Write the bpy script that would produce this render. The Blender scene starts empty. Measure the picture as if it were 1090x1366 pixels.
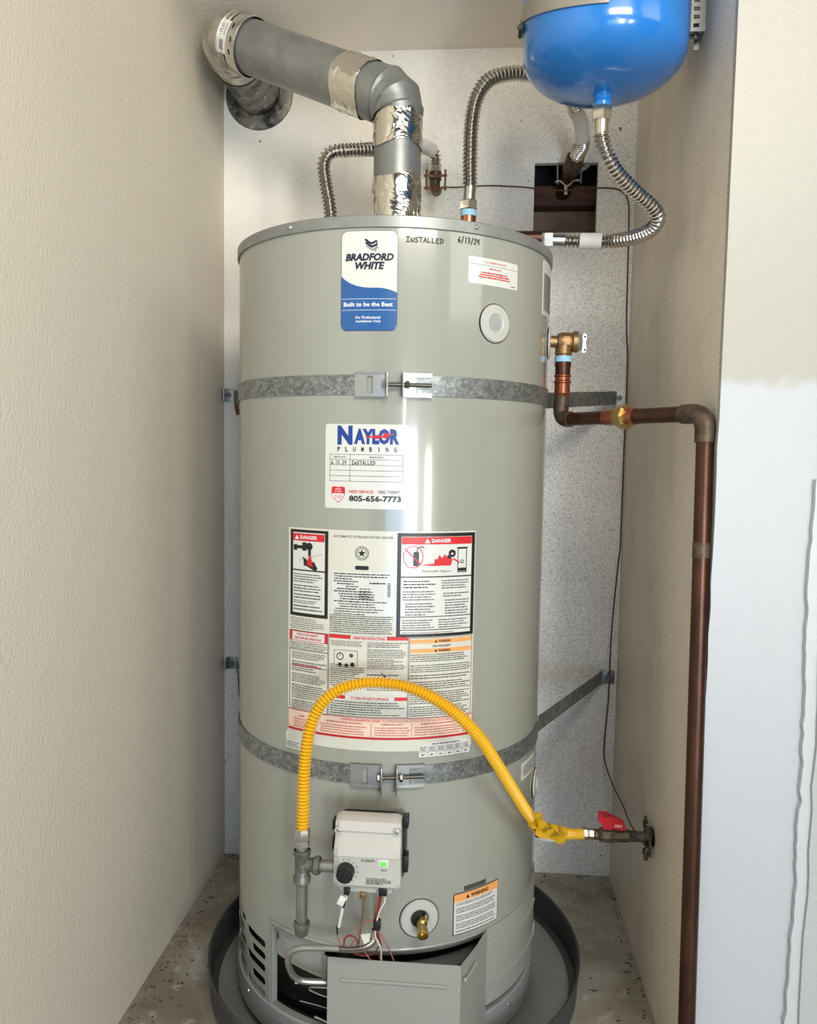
import bpy, bmesh, math, random
import numpy as np
from mathutils import Vector, Matrix
random.seed(7)
PI = math.pi
SC = bpy.context.scene
COL = SC.collection
# ------------------------------------------------------------------ camera
FPX = 1057.22
FW = Vector((-0.08268555, 0.99367899, -0.07592863))
RT = Vector((0.99630957, 0.08418381, 0.01674319))
UP = Vector((-0.02302932, 0.074264, 0.99697267))
CAM = Vector((0.15378138, -1.47486491, -0.00282046))
cd = bpy.data.cameras.new('camera')
cd.sensor_fit = 'HORIZONTAL'; cd.sensor_width = 36.0; cd.lens = FPX * 36.0 / 1090.0
cd.clip_start = 0.02; cd.clip_end = 60
co = bpy.data.objects.new('camera', cd); COL.objects.link(co)
m4 = Matrix.Identity(4)
for i in range(3):
    m4[i][0] = RT[i]; m4[i][1] = UP[i]; m4[i][2] = -FW[i]; m4[i][3] = CAM[i]
co.matrix_world = m4
SC.camera = co
# ------------------------------------------------------------------ world, lights, exposure
SC.view_settings.view_transform = 'Standard'; SC.view_settings.look = 'None'
SC.view_settings.gamma = 1.0; SC.view_settings.use_curve_mapping = False
SC.view_settings.exposure = -0.10
W = bpy.data.worlds.new('world'); SC.world = W; W.use_nodes = True
bgn = W.node_tree.nodes['Background']
bgn.inputs[0].default_value = (0.80, 0.88, 1.0, 1); bgn.inputs[1].default_value = 0.07

def area(name, loc, target, sx, sy, power, color):
    l = bpy.data.lights.new(name, 'AREA'); l.shape = 'RECTANGLE'; l.size = sx; l.size_y = sy
    l.energy = power; l.color = color
    o = bpy.data.objects.new(name, l); COL.objects.link(o); o.location = loc
    o.rotation_euler = (Vector(target) - Vector(loc)).to_track_quat('-Z', 'Y').to_euler()
    return o
area('warm_lamp', (0.62, -1.75, 1.00), (0.0, 0.3, 0.60), 0.8, 0.5, 28, (1.0, 0.94, 0.84))
area('side_daylight', (2.6, -1.9, 1.3), (-0.3, 0.0, 0.3), 1.4, 1.2, 16, (1.0, 0.96, 0.88))
area('cool_daylight', (0.55, -3.1, -0.45), (0.40, 0.3, -0.55), 0.9, 0.9, 15, (0.38, 0.64, 1.0))
area('doorway_gap_cool', (1.02, -3.0, -0.27), (0.07, -0.27, -0.2), 0.32, 0.72, 30, (0.90, 0.95, 1.0))
area('doorway_gap_warm', (1.72, -3.0, -0.30), (0.07, -0.27, -0.2), 0.24, 0.60, 15, (1.0, 1.0, 0.80))
area('doorway_sliver', (0.70, -3.0, 0.20), (0.07, -0.27, 0.0), 0.07, 0.34, 2.0, (1.0, 1.0, 0.84))

# ------------------------------------------------------------------ geometry helpers
R = 0.28                         # radius of the heater jacket, axis at x = y = 0
def raydir(x, y): return FW + RT * ((x - 545) / FPX) - UP * ((y - 683) / FPX)
def at(x, y, Y):
    d = raydir(x, y); return CAM + d * ((Y - CAM.y) / d.y)
def atx(x, y, X):
    d = raydir(x, y); return CAM + d * ((X - CAM.x) / d.x)
def atz(x, y, Z):
    d = raydir(x, y); return CAM + d * ((Z - CAM.z) / d.z)
def cp(x, y, r=R):               # arc length s and height z on the jacket
    d = raydir(x, y); a = d.x**2 + d.y**2; b = 2*(CAM.x*d.x + CAM.y*d.y); c = CAM.x**2 + CAM.y**2 - r*r
    t = (-b - math.sqrt(max(0, b*b - 4*a*c))) / (2*a); P = CAM + d*t
    return math.atan2(P.x, -P.y) * R, P.z
def cyl(s, z, w=0.0):
    t = s / R; return Vector(((R + w)*math.sin(t), -(R + w)*math.cos(t), z))
def ang(deg, z, r=R): return Vector((r*math.sin(math.radians(deg)), -r*math.cos(math.radians(deg)), z))

class MB:
    def __init__(s): s.v = []; s.f = []; s.mi = []; s.m = 0
    def add(s, vs, fs):
        n = len(s.v); s.v += [tuple(v) for v in vs]
        for f in fs: s.f.append(tuple(i + n for i in f)); s.mi.append(s.m)
        return s
    def quad(s, a, b, c, d): return s.add([a, b, c, d], [(0, 1, 2, 3)])
    def box(s, c, size, M=None, bev=0.0, seg=2):
        bm = bmesh.new(); bmesh.ops.create_cube(bm, size=1.0)
        for v in bm.verts: v.co = Vector((v.co.x*size[0], v.co.y*size[1], v.co.z*size[2]))
        if bev > 0: bmesh.ops.bevel(bm, geom=bm.edges[:] , offset=bev, segments=seg, profile=0.5, affect='EDGES')
        M = M or Matrix.Identity(3)
        c = Vector(c)
        bm.verts.index_update()
        s.add([M @ v.co + c for v in bm.verts], [[v.index for v in f.verts] for f in bm.faces]); bm.free(); return s
    def rings(s, rings, caps=True, closed=True):
        n = len(rings[0]); vs = [p for r in rings for p in r]; fs = []
        for i in range(len(rings) - 1):
            for j in range(n if closed else n - 1):
                k = (j + 1) % n
                fs.append((i*n + j, i*n + k, (i+1)*n + k, (i+1)*n + j))
        if caps and closed:
            fs.append(tuple(range(n))[::-1]); fs.append(tuple((len(rings)-1)*n + j for j in range(n)))
        return s.add(vs, fs)
    def tube(s, path, r, seg=16, caps=True, squash=None):
        path = [Vector(p) for p in path]; n = len(path)
        rs = r if isinstance(r, (list, tuple)) else [r]*n
        T = []
        for i in range(n):
            a = path[max(0, i-1)]; b = path[min(n-1, i+1)]
            t = b - a; T.append(t.normalized() if t.length > 1e-9 else (T[-1] if T else Vector((0, 0, 1))))
        ref = Vector((0, 0, 1)) if abs(T[0].z) < 0.9 else Vector((0, 1, 0))
        N = (ref - T[0]*ref.dot(T[0])).normalized(); rings = []
        for i in range(n):
            N = (N - T[i]*N.dot(T[i])).normalized(); B = T[i].cross(N)
            rings.append([path[i] + (N*math.cos(2*PI*j/seg) + B*math.sin(2*PI*j/seg)) * rs[i] for j in range(seg)])
        return s.rings(rings, caps)
    def lathe(s, prof, origin, axis=(0, 0, 1), seg=32, caps=False):
        ax = Vector(axis).normalized(); ref = Vector((0, 0, 1)) if abs(ax.z) < 0.9 else Vector((1, 0, 0))
        u = ax.cross(ref).normalized(); w = ax.cross(u); o = Vector(origin)
        rings = [[o + ax*h + (u*math.cos(2*PI*j/seg) + w*math.sin(2*PI*j/seg))*max(r, 1e-5) for j in range(seg)] for r, h in prof]
        return s.rings(rings, caps)
    def hexa(s, p, axis, r, h, n=6, chamf=0.15):
        return s.lathe([(r*(1-chamf), 0), (r, h*0.15), (r, h*0.85), (r*(1-chamf), h)], p, axis, n, caps=True)
    def prism(s, poly, O, ux, uy, uz, d):
        O = Vector(O); ux = Vector(ux); uy = Vector(uy); uz = Vector(uz); n = len(poly)
        a = [O + ux*x + uy*y for x, y in poly]; b = [q + uz*d for q in a]
        return s.add(a + b, [tuple(range(n))[::-1], tuple(range(n, 2*n))] + [(i, (i+1) % n, n + (i+1) % n, n + i) for i in range(n)])
    def sheet(s, s0, s1, top, bot, w, step=0.006, mapper=cyl):   # a curved sheet between two height functions
        n = max(1, int(abs(s1 - s0)/step)); xs = [s0 + (s1 - s0)*i/n for i in range(n+1)]
        ft = top if callable(top) else (lambda x: top); fb = bot if callable(bot) else (lambda x: bot)
        vs = []
        for x in xs: vs += [mapper(x, fb(x), w), mapper(x, ft(x), w)]
        return s.add(vs, [(2*i, 2*i+2, 2*i+3, 2*i+1) for i in range(n)])
    def label(s, s0, s1, z0, z1, rad, w, mapper=cyl):            # sheet with rounded corners, with an edge
        k = 6; xs = [s0 + rad*(1 - math.cos(PI/2*i/k)) for i in range(k+1)]
        n = max(1, int((s1 - s0 - 2*rad)/0.006)); xs += [s0 + rad + (s1 - s0 - 2*rad)*i/n for i in range(1, n)]
        xs += [s1 - rad*(1 - math.cos(PI/2*(k-i)/k)) for i in range(k+1)]
        def e(x):
            d = max(0, rad - (x - s0), rad - (s1 - x)); return rad - math.sqrt(max(0, rad*rad - d*d))
        vs = []
        for x in xs: vs += [mapper(x, z0 + e(x), w), mapper(x, z1 - e(x), w)]
        m = len(xs); b = len(vs)
        vs2 = []
        for x in xs: vs2 += [mapper(x, z0 + e(x), 0), mapper(x, z1 - e(x), 0)]
        fs = [(2*i, 2*i+2, 2*i+3, 2*i+1) for i in range(m-1)]
        fs += [(b+2*i, b+2*i+2, 2*i+2, 2*i) for i in range(m-1)] + [(2*i+1, 2*i+3, b+2*i+3, b+2*i+1) for i in range(m-1)]
        fs += [(b, 0, 1, b+1), (2*m-2, b+2*m-2, b+2*m-1, 2*m-1)]
        return s.add(vs + vs2, fs)
    def build(s, name, mats, parent=None, angle=35, smooth=True):
        me = bpy.data.meshes.new(name); me.from_pydata(s.v, [], s.f)
        if not isinstance(mats, (list, tuple)): mats = [mats]
        for m in mats: me.materials.append(m)
        if len(mats) > 1: me.polygons.foreach_set('material_index', s.mi)
        bm = bmesh.new(); bm.from_mesh(me); bmesh.ops.recalc_face_normals(bm, faces=bm.faces[:]); bm.to_mesh(me); bm.free()
        if smooth:
            me.polygons.foreach_set('use_smooth', [True]*len(me.polygons))
            me.set_sharp_from_angle(angle=math.radians(angle))
        me.update()
        o = bpy.data.objects.new(name, me); COL.objects.link(o)
        if parent: o.parent = parent
        return o

def spline(P, n=12):
    P = [Vector(p) for p in P]; Q = [P[0]*2 - P[1]] + P + [P[-1]*2 - P[-2]]; out = []
    for i in range(1, len(Q)-2):
        for k in range(n):
            t = k/n; a, b, c, d = Q[i-1], Q[i], Q[i+1], Q[i+2]
            out.append(0.5*((2*b) + (c-a)*t + (2*a-5*b+4*c-d)*t*t + (-a+3*b-3*c+d)*t**3))
    out.append(P[-1]); return out
def resample(P, step):
    L = [0]
    for i in range(1, len(P)): L.append(L[-1] + (P[i]-P[i-1]).length)
    n = max(2, int(round(L[-1]/step))); A = np.array([tuple(p) for p in P]); l = np.linspace(0, L[-1], n+1)
    return [Vector((np.interp(t, L, A[:, 0]), np.interp(t, L, A[:, 1]), np.interp(t, L, A[:, 2]))) for t in l], L[-1]
def corr(mb, P, r, pitch, amp, seg=20, n=14):
    if 0.0054 < pitch < 0.007: pitch, amp = 0.0074, 0.0031
    Q, L = resample(spline(P, n), pitch/6)
    rs = [r - amp + amp*(0.5 + 0.5*math.cos(2*PI*i/6))**0.7*2 - amp for i in range(len(Q))]
    return mb.tube(Q, rs, seg)
def sm(mb, P, r, seg=14, step=0.006, n=14):
    Q, L = resample(spline(P, n), step); return mb.tube(Q, r, seg)
def bend(P, rad, k=8):           # polyline with rounded corners
    P = [Vector(p) for p in P]; out = [P[0]]
    for i in range(1, len(P)-1):
        a = (P[i-1]-P[i]).normalized(); b = (P[i+1]-P[i]).normalized(); p0 = P[i]+a*rad; p1 = P[i]+b*rad
        for j in range(k+1):
            t = j/k; out.append(p0*(1-t)**2 + P[i]*2*t*(1-t) + p1*t*t)
    out.append(P[-1]); return out

# ------------------------------------------------------------------ object helpers
def tag(o, label, cat, group=None, kind=None):
    o['label'] = label
    if cat: o['category'] = cat
    if group: o['group'] = group
    if kind: o['kind'] = kind
    return o
def thing(name, label, cat, loc=(0, 0, 0), group=None):
    o = bpy.data.objects.new(name, None); COL.objects.link(o); o.location = (0, 0, 0); o.empty_display_size = 0.05
    o.location = loc
    tag(o, label, cat, group); return o
def part(mb, name, mats, root, label=None, angle=35, smooth=True):
    o = mb.build(name, mats, None, angle, smooth)
    base = Vector((0, 0, 0)); r = root
    while r is not None: base = base + r.location; r = r.parent
    o.data.transform(Matrix.Translation(-base)); o.parent = root
    if label: o['label'] = label
    if name in ('small_print', 'black_print', 'red_print', 'pink_print', 'orange_banners', 'dial_marks', 'tag_print', 'bars', 'label_print', 'handle_print'): o['kind'] = 'stuff'
    return o
def struct(o): o['kind'] = 'structure'; return o

# ------------------------------------------------------------------ materials
def srgb(r, g, b):
    f = lambda c: (c/255/12.92) if c/255 <= 0.04045 else ((c/255 + 0.055)/1.055)**2.4
    return (f(r), f(g), f(b), 1)
def mat(name, col, rough=0.5, metal=0.0, coat=0.0, bump=None, var=None, spec=0.5, emit=None):
    """bump = (scale, strength, detail); var = (scale, colour2, lo, hi[, stretch])"""
    m = bpy.data.materials.new(name); m.use_nodes = True; nt = m.node_tree; N = nt.nodes; L = nt.links
    b = N['Principled BSDF']; b.inputs['Base Color'].default_value = col
    b.inputs['Roughness'].default_value = rough; b.inputs['Metallic'].default_value = metal
    b.inputs['Specular IOR Level'].default_value = spec
    if coat: b.inputs['Coat Weight'].default_value = coat; b.inputs['Coat Roughness'].default_value = 0.08
    if emit: b.inputs['Emission Color'].default_value = emit[0]; b.inputs['Emission Strength'].default_value = emit[1]
    tc = N.new('ShaderNodeTexCoord')
    if bump:
        n = N.new('ShaderNodeTexNoise'); n.inputs['Scale'].default_value = bump[0]; n.inputs['Detail'].default_value = bump[2] if len(bump) > 2 else 3
        L.new(tc.outputs['Object'], n.inputs['Vector'])
        bp = N.new('ShaderNodeBump'); bp.inputs['Strength'].default_value = bump[1]; bp.inputs['Distance'].default_value = 0.002
        L.new(n.outputs['Fac'], bp.inputs['Height']); L.new(bp.outputs['Normal'], b.inputs['Normal'])
    if var:
        vec = tc.outputs['Object']
        if len(var) > 4:
            mp = N.new('ShaderNodeMapping'); mp.inputs['Scale'].default_value = var[4]; L.new(vec, mp.inputs['Vector']); vec = mp.outputs['Vector']
        n = N.new('ShaderNodeTexNoise'); n.inputs['Scale'].default_value = var[0]; n.inputs['Detail'].default_value = 6; n.inputs['Roughness'].default_value = 0.65
        L.new(vec, n.inputs['Vector'])
        cr = N.new('ShaderNodeValToRGB'); cr.color_ramp.elements[0].position = var[2]; cr.color_ramp.elements[1].position = var[3]
        cr.color_ramp.elements[0].color = col; cr.color_ramp.elements[1].color = var[1]
        L.new(n.outputs['Fac'], cr.inputs['Fac']); L.new(cr.outputs['Color'], b.inputs['Base Color'])
    return m
def over(m, scale, col, lo, hi, detail=5, stretch=None, kind='noise', amount=1.0):
    """mix one more layer of spots or stains over a material's base colour"""
    nt = m.node_tree; N = nt.nodes; L = nt.links; b = N['Principled BSDF']; tc = [n for n in N if n.type == 'TEX_COORD'][0]
    vec = tc.outputs['Object']
    if stretch:
        mp = N.new('ShaderNodeMapping'); mp.inputs['Scale'].default_value = stretch; L.new(vec, mp.inputs['Vector']); vec = mp.outputs['Vector']
    if kind == 'noise':
        n = N.new('ShaderNodeTexNoise'); n.inputs['Detail'].default_value = detail; n.inputs['Scale'].default_value = scale; L.new(vec, n.inputs['Vector']); f = n.outputs['Fac']
    else:
        n = N.new('ShaderNodeTexVoronoi'); n.inputs['Scale'].default_value = scale; L.new(vec, n.inputs['Vector'])
        sp = N.new('ShaderNodeSeparateColor'); L.new(n.outputs['Color'], sp.inputs[0]); f = sp.outputs[0]
    mr = N.new('ShaderNodeMapRange'); mr.inputs[1].default_value = lo; mr.inputs[2].default_value = hi; mr.inputs[4].default_value = amount
    L.new(f, mr.inputs[0])
    mx = N.new('ShaderNodeMix'); mx.data_type = 'RGBA'; L.new(mr.outputs[0], mx.inputs[0])
    src = b.inputs['Base Color']
    if src.is_linked: L.new(src.links[0].from_socket, mx.inputs[6])
    else: mx.inputs[6].default_value = src.default_value
    mx.inputs[7].default_value = col
    L.new(mx.outputs[2], b.inputs['Base Color']); return mx

M = {}
M['wall_l'] = mat('painted_plaster', srgb(214, 206, 190), 0.55, bump=(170, 0.55, 2))
M['wall_b'] = mat('speckled_plaster', srgb(248, 243, 233), 0.6, bump=(210, 0.7, 3))
mxs = over(M['wall_b'], 430, srgb(138, 141, 154), 0.47, 0.72, 3, amount=0.85)  # overspray specks; their blue tint also stands in for cool daylight
# the speckle thins out towards the cleaner upper left
_nt = M['wall_b'].node_tree; _tc = [n for n in _nt.nodes if n.type == 'TEX_COORD'][0]
_sx = _nt.nodes.new('ShaderNodeSeparateXYZ'); _nt.links.new(_tc.outputs['Object'], _sx.inputs[0])
_ad = _nt.nodes.new('ShaderNodeMath'); _ad.operation = 'MULTIPLY_ADD'; _ad.inputs[1].default_value = -0.55; _nt.links.new(_sx.outputs['Z'], _ad.inputs[0]); _nt.links.new(_sx.outputs['X'], _ad.inputs[2])
_mr = _nt.nodes.new('ShaderNodeMapRange'); _mr.inputs[1].default_value = -0.62; _mr.inputs[2].default_value = 0.25; _mr.inputs[3].default_value = 0.12; _nt.links.new(_ad.outputs[0], _mr.inputs[0])
_mu = _nt.nodes.new('ShaderNodeMath'); _mu.operation = 'MULTIPLY'; _nt.links.new(mxs.inputs[0].links[0].from_socket, _mu.inputs[0]); _nt.links.new(_mr.outputs[0], _mu.inputs[1]); _nt.links.new(_mu.outputs[0], mxs.inputs[0])
over(M['wall_b'], 3.2, srgb(196, 190, 184), 0.48, 0.75, 3, amount=0.5)
over(M['wall_b'], 60, srgb(110, 102, 92), 0.735, 0.775, 2)
M['wall_r'] = mat('right_plaster', srgb(236, 225, 208), 0.55, bump=(190, 0.5, 3))
over(M['wall_r'], 7, srgb(186, 174, 156), 0.45, 0.75, 6, (1, 1, 0.7), amount=0.4)
over(M['wall_r'], 240, srgb(168, 156, 142), 0.52, 0.72, 3, amount=0.5)
M['wall_f'] = mat('front_paint', srgb(184, 187, 191), 0.45, bump=(90, 0.25, 3))
# paint changes from white below to cream above, a worn roller line
nt = M['wall_f'].node_tree; N_ = nt.nodes; L_ = nt.links
tc_ = [n for n in N_ if n.type == 'TEX_COORD'][0]
sx_ = N_.new('ShaderNodeSeparateXYZ'); L_.new(tc_.outputs['Object'], sx_.inputs[0])
nn_ = N_.new('ShaderNodeTexNoise'); nn_.inputs['Scale'].default_value = 28; nn_.inputs['Detail'].default_value = 5; L_.new(tc_.outputs['Object'], nn_.inputs['Vector'])
ma_ = N_.new('ShaderNodeMath'); ma_.operation = 'MULTIPLY_ADD'; ma_.inputs[1].default_value = 0.05; L_.new(nn_.outputs['Fac'], ma_.inputs[0]); L_.new(sx_.outputs['Z'], ma_.inputs[2])
mr_ = N_.new('ShaderNodeMapRange'); mr_.inputs[1].default_value = 0.12; mr_.inputs[2].default_value = 0.135; L_.new(ma_.outputs[0], mr_.inputs[0])
mx_ = N_.new('ShaderNodeMix'); mx_.data_type = 'RGBA'; mx_.inputs[6].default_value = srgb(184, 187, 191); mx_.inputs[7].default_value = srgb(170, 167, 157)
L_.new(mr_.outputs[0], mx_.inputs[0]); L_.new(mx_.outputs[2], N_['Principled BSDF'].inputs['Base Color'])
M['ceil'] = mat('textured_ceiling', srgb(244, 234, 220), 0.8, bump=(120, 1.0, 4))
M['trimw'] = mat('casing_paint', srgb(192, 196, 197), 0.4, bump=(60, 0.3, 3))
M['peel'] = mat('peeled_paint', srgb(178, 181, 178), 0.5, bump=(90, 0.6, 3))
M['floor'] = mat('stained_concrete', srgb(176, 171, 161), 0.75, bump=(60, 0.6, 6), var=(9, srgb(146, 138, 124), 0.35, 0.65))
over(M['floor'], 3.5, srgb(104, 92, 76), 0.52, 0.74, 6, amount=0.75)
over(M['floor'], 34, srgb(196, 192, 182), 0.60, 0.72, 4, amount=0.6)
over(M['floor'], 55, srgb(58, 50, 42), 0.66, 0.72, 4, amount=0.9)
M['jacket'] = mat('grey_enamel', srgb(154, 155, 145), 0.24, coat=1.0, bump=(9, 0.04, 1))
M['jacket2'] = mat('grey_enamel_bare', srgb(154, 155, 147), 0.34, coat=0.15)
M['ring'] = mat('grommet_plastic', srgb(186, 186, 178), 0.4)
M['foam'] = mat('foam_insert', srgb(158, 160, 158), 0.8, bump=(400, 0.5))
M['galv'] = mat('galvanised_strap', srgb(150, 154, 154), 0.42, 0.75, var=(60, srgb(120, 125, 126), 0.4, 0.6))
over(M['galv'], 260, srgb(190, 193, 191), 0.55, 1.0, kind='vor', amount=0.6)
over(M['galv'], 170, srgb(100, 104, 102), 0.62, 1.0, kind='vor', amount=0.4)
M['rim'] = mat('rim_steel', srgb(150, 153, 150), 0.36, 0.45, var=(20, srgb(132, 135, 132), 0.4, 0.7))
M['zinc'] = mat('bright_zinc', srgb(182, 182, 180), 0.34, 0.85, bump=(40, 0.2))
M['zincd'] = mat('zinc_in_shade', srgb(120, 118, 110), 0.35, 0.9)  # darker copy of the zinc, shade put into its colour
M['ss'] = mat('stainless_hose', srgb(196, 193, 188), 0.22, 1.0)
M['ssn'] = mat('nickel_nut', srgb(205, 198, 182), 0.25, 0.95)
M['white'] = mat('white_plastic', srgb(238, 238, 238), 0.4)
M['sleeve'] = mat('sleeve_label', srgb(222, 220, 214), 0.35)
M['cu'] = mat('aged_copper', srgb(92, 62, 48), 0.38, 0.8, var=(30, srgb(66, 46, 38), 0.4, 0.65, (1, 1, 0.3)))
over(M['cu'], 26, srgb(120, 94, 76), 0.66, 0.76, 4, amount=0.5)
M['cub'] = mat('bright_copper', srgb(184, 112, 84), 0.28, 0.95, var=(60, srgb(150, 88, 62), 0.45, 0.7))
M['cug'] = mat('soldered_copper', srgb(98, 82, 68), 0.5, 0.55, var=(70, srgb(66, 52, 44), 0.4, 0.65))
M['brass'] = mat('brass', srgb(190, 162, 100), 0.32, 1.0)
M['bronze'] = mat('cast_bronze', srgb(152, 120, 84), 0.42, 0.8, bump=(160, 0.4))
M['tape'] = mat('blue_thread_tape', srgb(150, 196, 226), 0.6)
M['duct'] = mat('galvanised_duct', srgb(150, 152, 150), 0.42, 0.6, var=(26, srgb(128, 130, 127), 0.35, 0.7))
M['ductold'] = mat('weathered_duct', srgb(206, 202, 190), 0.32, 0.7, bump=(50, 0.4), var=(24, srgb(150, 144, 134), 0.4, 0.68))
M['ductdirt'] = mat('sooty_duct', srgb(140, 137, 130), 0.5, 0.6, bump=(70, 1.0, 6), var=(22, srgb(40, 40, 38), 0.42, 0.62))
over(M['ductdirt'], 60, srgb(196, 192, 182), 0.60, 0.72, 6, amount=0.8)
M['foil'] = mat('crinkled_foil_tape', srgb(226, 222, 212), 0.15, 1.0, bump=(17, 0.55, 2))
M['foil'].node_tree.nodes['Bump'].inputs['Distance'].default_value = 0.010; M['foil'].node_tree.nodes['Noise Texture'].inputs['Distortion'].default_value = 2.2
M['blue'] = mat('blue_enamel', srgb(34, 118, 198), 0.22, coat=0.6)
M['strapg'] = mat('tank_band', srgb(168, 164, 154), 0.4, 0.6)
M['strut'] = mat('strut_steel', srgb(160, 162, 160), 0.38, 0.8)
M['rust'] = mat('rusty_clamp', srgb(140, 104, 78), 0.5, 0.7, bump=(120, 0.6), var=(60, srgb(96, 66, 48), 0.4, 0.65))
M['wire'] = mat('bare_ground_wire', srgb(96, 66, 48), 0.5, 0.4)
M['wireg'] = mat('dull_wire', srgb(70, 62, 56), 0.55, 0.3)
M['dark'] = mat('dark_void', srgb(22, 19, 17), 0.9)  # near-black colour standing in for the unlit inside of holes and gaps
M['black'] = mat('black_plastic', srgb(20, 20, 21), 0.45)
M['cavity'] = mat('cavity_board', srgb(158, 132, 108), 0.85, bump=(90, 0.5), var=(14, srgb(128, 104, 84), 0.4, 0.7))
M['wood'] = mat('old_wood', srgb(104, 70, 54), 0.8, bump=(60, 0.6), var=(12, srgb(58, 38, 30), 0.4, 0.65, (0.4, 3, 3)))
M['yellow'] = mat('yellow_coated_hose', srgb(232, 180, 30), 0.36, coat=0.2)
M['yelw'] = mat('yellow_tape', srgb(226, 176, 24), 0.38, bump=(60, 0.9), var=(45, srgb(150, 112, 22), 0.5, 0.62))
M['red'] = mat('red_handle', srgb(206, 22, 34), 0.4)
M['iron'] = mat('malleable_iron', srgb(138, 138, 130), 0.45, 0.7, bump=(120, 0.6), var=(50, srgb(104, 104, 96), 0.4, 0.66))
M['pipeg'] = mat('galvanised_pipe', srgb(158, 158, 150), 0.36, 0.8, bump=(120, 0.3), var=(40, srgb(126, 126, 118), 0.4, 0.66, (1, 1, 0.3)))
M['dirtyb'] = mat('dirty_brass', srgb(120, 108, 84), 0.5, 0.7, bump=(140, 0.6), var=(60, srgb(78, 68, 52), 0.4, 0.66))
M['dirtyg'] = mat('grimy_steel', srgb(112, 106, 98), 0.55, 0.6, bump=(140, 0.9), var=(60, srgb(52, 46, 42), 0.42, 0.62))
M['ctrl'] = mat('control_housing', srgb(196, 192, 184), 0.42)
M['green'] = mat('green_indicator', srgb(90, 200, 60), 0.3, emit=((0.12, 0.75, 0.08, 1), 0.7))
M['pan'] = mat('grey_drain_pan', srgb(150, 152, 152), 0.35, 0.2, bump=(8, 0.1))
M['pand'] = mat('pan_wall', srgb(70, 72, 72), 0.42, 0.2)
M['chamber'] = mat('burner_chamber', srgb(18, 17, 16), 0.4, 0.4)
M['rod'] = mat('burner_rod', srgb(190, 188, 182), 0.25, 0.95)
M['pwhite'] = mat('label_white', srgb(214, 214, 208), 0.32, coat=0.5)
M['pcream'] = mat('label_cream', srgb(210, 208, 195), 0.32, coat=0.5)
M['pk'] = mat('print_black', srgb(26, 26, 28), 0.4)
M['pg'] = mat('print_grey', srgb(74, 72, 70), 0.45)
M['pgl'] = mat('print_light_grey', srgb(150, 148, 142), 0.45)
M['pr'] = mat('print_red', srgb(206, 34, 40), 0.4)
M['pro'] = mat('print_pink', srgb(196, 104, 96), 0.4)
M['po'] = mat('print_orange', srgb(238, 164, 96), 0.4)
M['ppk'] = mat('print_blush', srgb(234, 206, 184), 0.4)
M['pb'] = mat('print_blue', srgb(32, 88, 150), 0.34, coat=0.2)
M['pn'] = mat('print_navy', srgb(18, 20, 48), 0.4)
M['pnb'] = mat('print_royal', srgb(18, 62, 140), 0.4)
M['pw'] = mat('print_white', srgb(236, 238, 240), 0.4)
M['wred'] = mat('red_wire', srgb(140, 48, 48), 0.45)
M['wpink'] = mat('faded_red_wire', srgb(176, 100, 92), 0.45)
M['wwhite'] = mat('white_wire', srgb(226, 224, 214), 0.4)
M['clay'] = mat('floor_grit', srgb(74, 62, 50), 0.9)

# ------------------------------------------------------------------ the room
YB, XL, XR, ZC, ZF, YF = 0.385, -0.446, 0.4954, 0.903, -1.008, -0.32
def quadbox(name, x0, x1, y0, y1, z0, z1, m, parent=None):
    return MB().box(((x0+x1)/2, (y0+y1)/2, (z0+z1)/2), (x1-x0, y1-y0, z1-z0)).build(name, m, parent, smooth=False)
hx0, hx1, hz0, hz1 = 0.272, 0.413, 0.497, 0.651
w = MB()                                              # back wall with a rough hole cut in the board
xs = [XL-0.1, hx0, hx1, XR+0.1]; zs = [ZF-0.1, hz0, hz1, ZC+0.1]
for i in range(3):
    for j in range(3):
        if (i, j) == (1, 1): continue
        w.box(((xs[i]+xs[i+1])/2, YB+0.008, (zs[j]+zs[j+1])/2), (xs[i+1]-xs[i], 0.016, zs[j+1]-zs[j]))
wb = w.build('wall_back', M['wall_b'], None, smooth=False); struct(wb)
cav = MB()
cav.box(((hx0+hx1)/2, YB+0.105, (hz0+hz1)/2), (0.26, 0.01, 0.30))
cav.box((hx0-0.05, YB+0.06, (hz0+hz1)/2), (0.01, 0.086, 0.30)); cav.box((hx1+0.05, YB+0.06, (hz0+hz1)/2), (0.01, 0.086, 0.30))
cav.box(((hx0+hx1)/2, YB+0.06, hz0-0.04), (0.26, 0.086, 0.01)); cav.box(((hx0+hx1)/2, YB+0.06, hz1+0.06), (0.26, 0.086, 0.01))
cv = part(cav, 'wall_cavity', M['cavity'], wb, 'brown hollow behind the hole cut in the wall', smooth=False)
part(MB().box(((hx0+hx1)/2, YB+0.075, 0.595), (0.24, 0.05, 0.045), bev=0.002), 'wood_block', M['wood'], wb, 'reddish brown wood blocking inside the hole')
part(MB().box(((hx0+hx1)/2, YB+0.098, 0.652), (0.24, 0.004, 0.075)), 'dark_gap_sheet', M['dark'], wb, 'black sheet painted as the unlit gap above the wood blocking')  # added black sheet; paints the darkness of the unlit gap
wl = quadbox('wall_left', XL-0.1, XL, -3.2, YB+0.1, ZF-0.1, ZC+1.2, M['wall_l']); struct(wl)
wr = quadbox('wall_right', XR, XR+0.1, YF+0.012, YB+0.1, ZF-0.1, ZC+0.1, M['wall_r']); struct(wr)
f = MB()                                              # the wall face beside the closet opening, with a slightly ragged corner
n = 60; poly = []
for i in range(n+1):
    z = ZF-0.02 + (1.9 + ZC - 1.9 + 0.02 - ZF)*i/n
    zz = ZF-0.02 + (ZC + 0.4 - ZF)*i/n
    poly.append((XR - 0.0006 - (random.random()*0.0018 if zz < 0.05 else random.random()*0.0004), zz))
poly += [(1.9, ZC+0.4), (1.9, ZF-0.02)]
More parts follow.
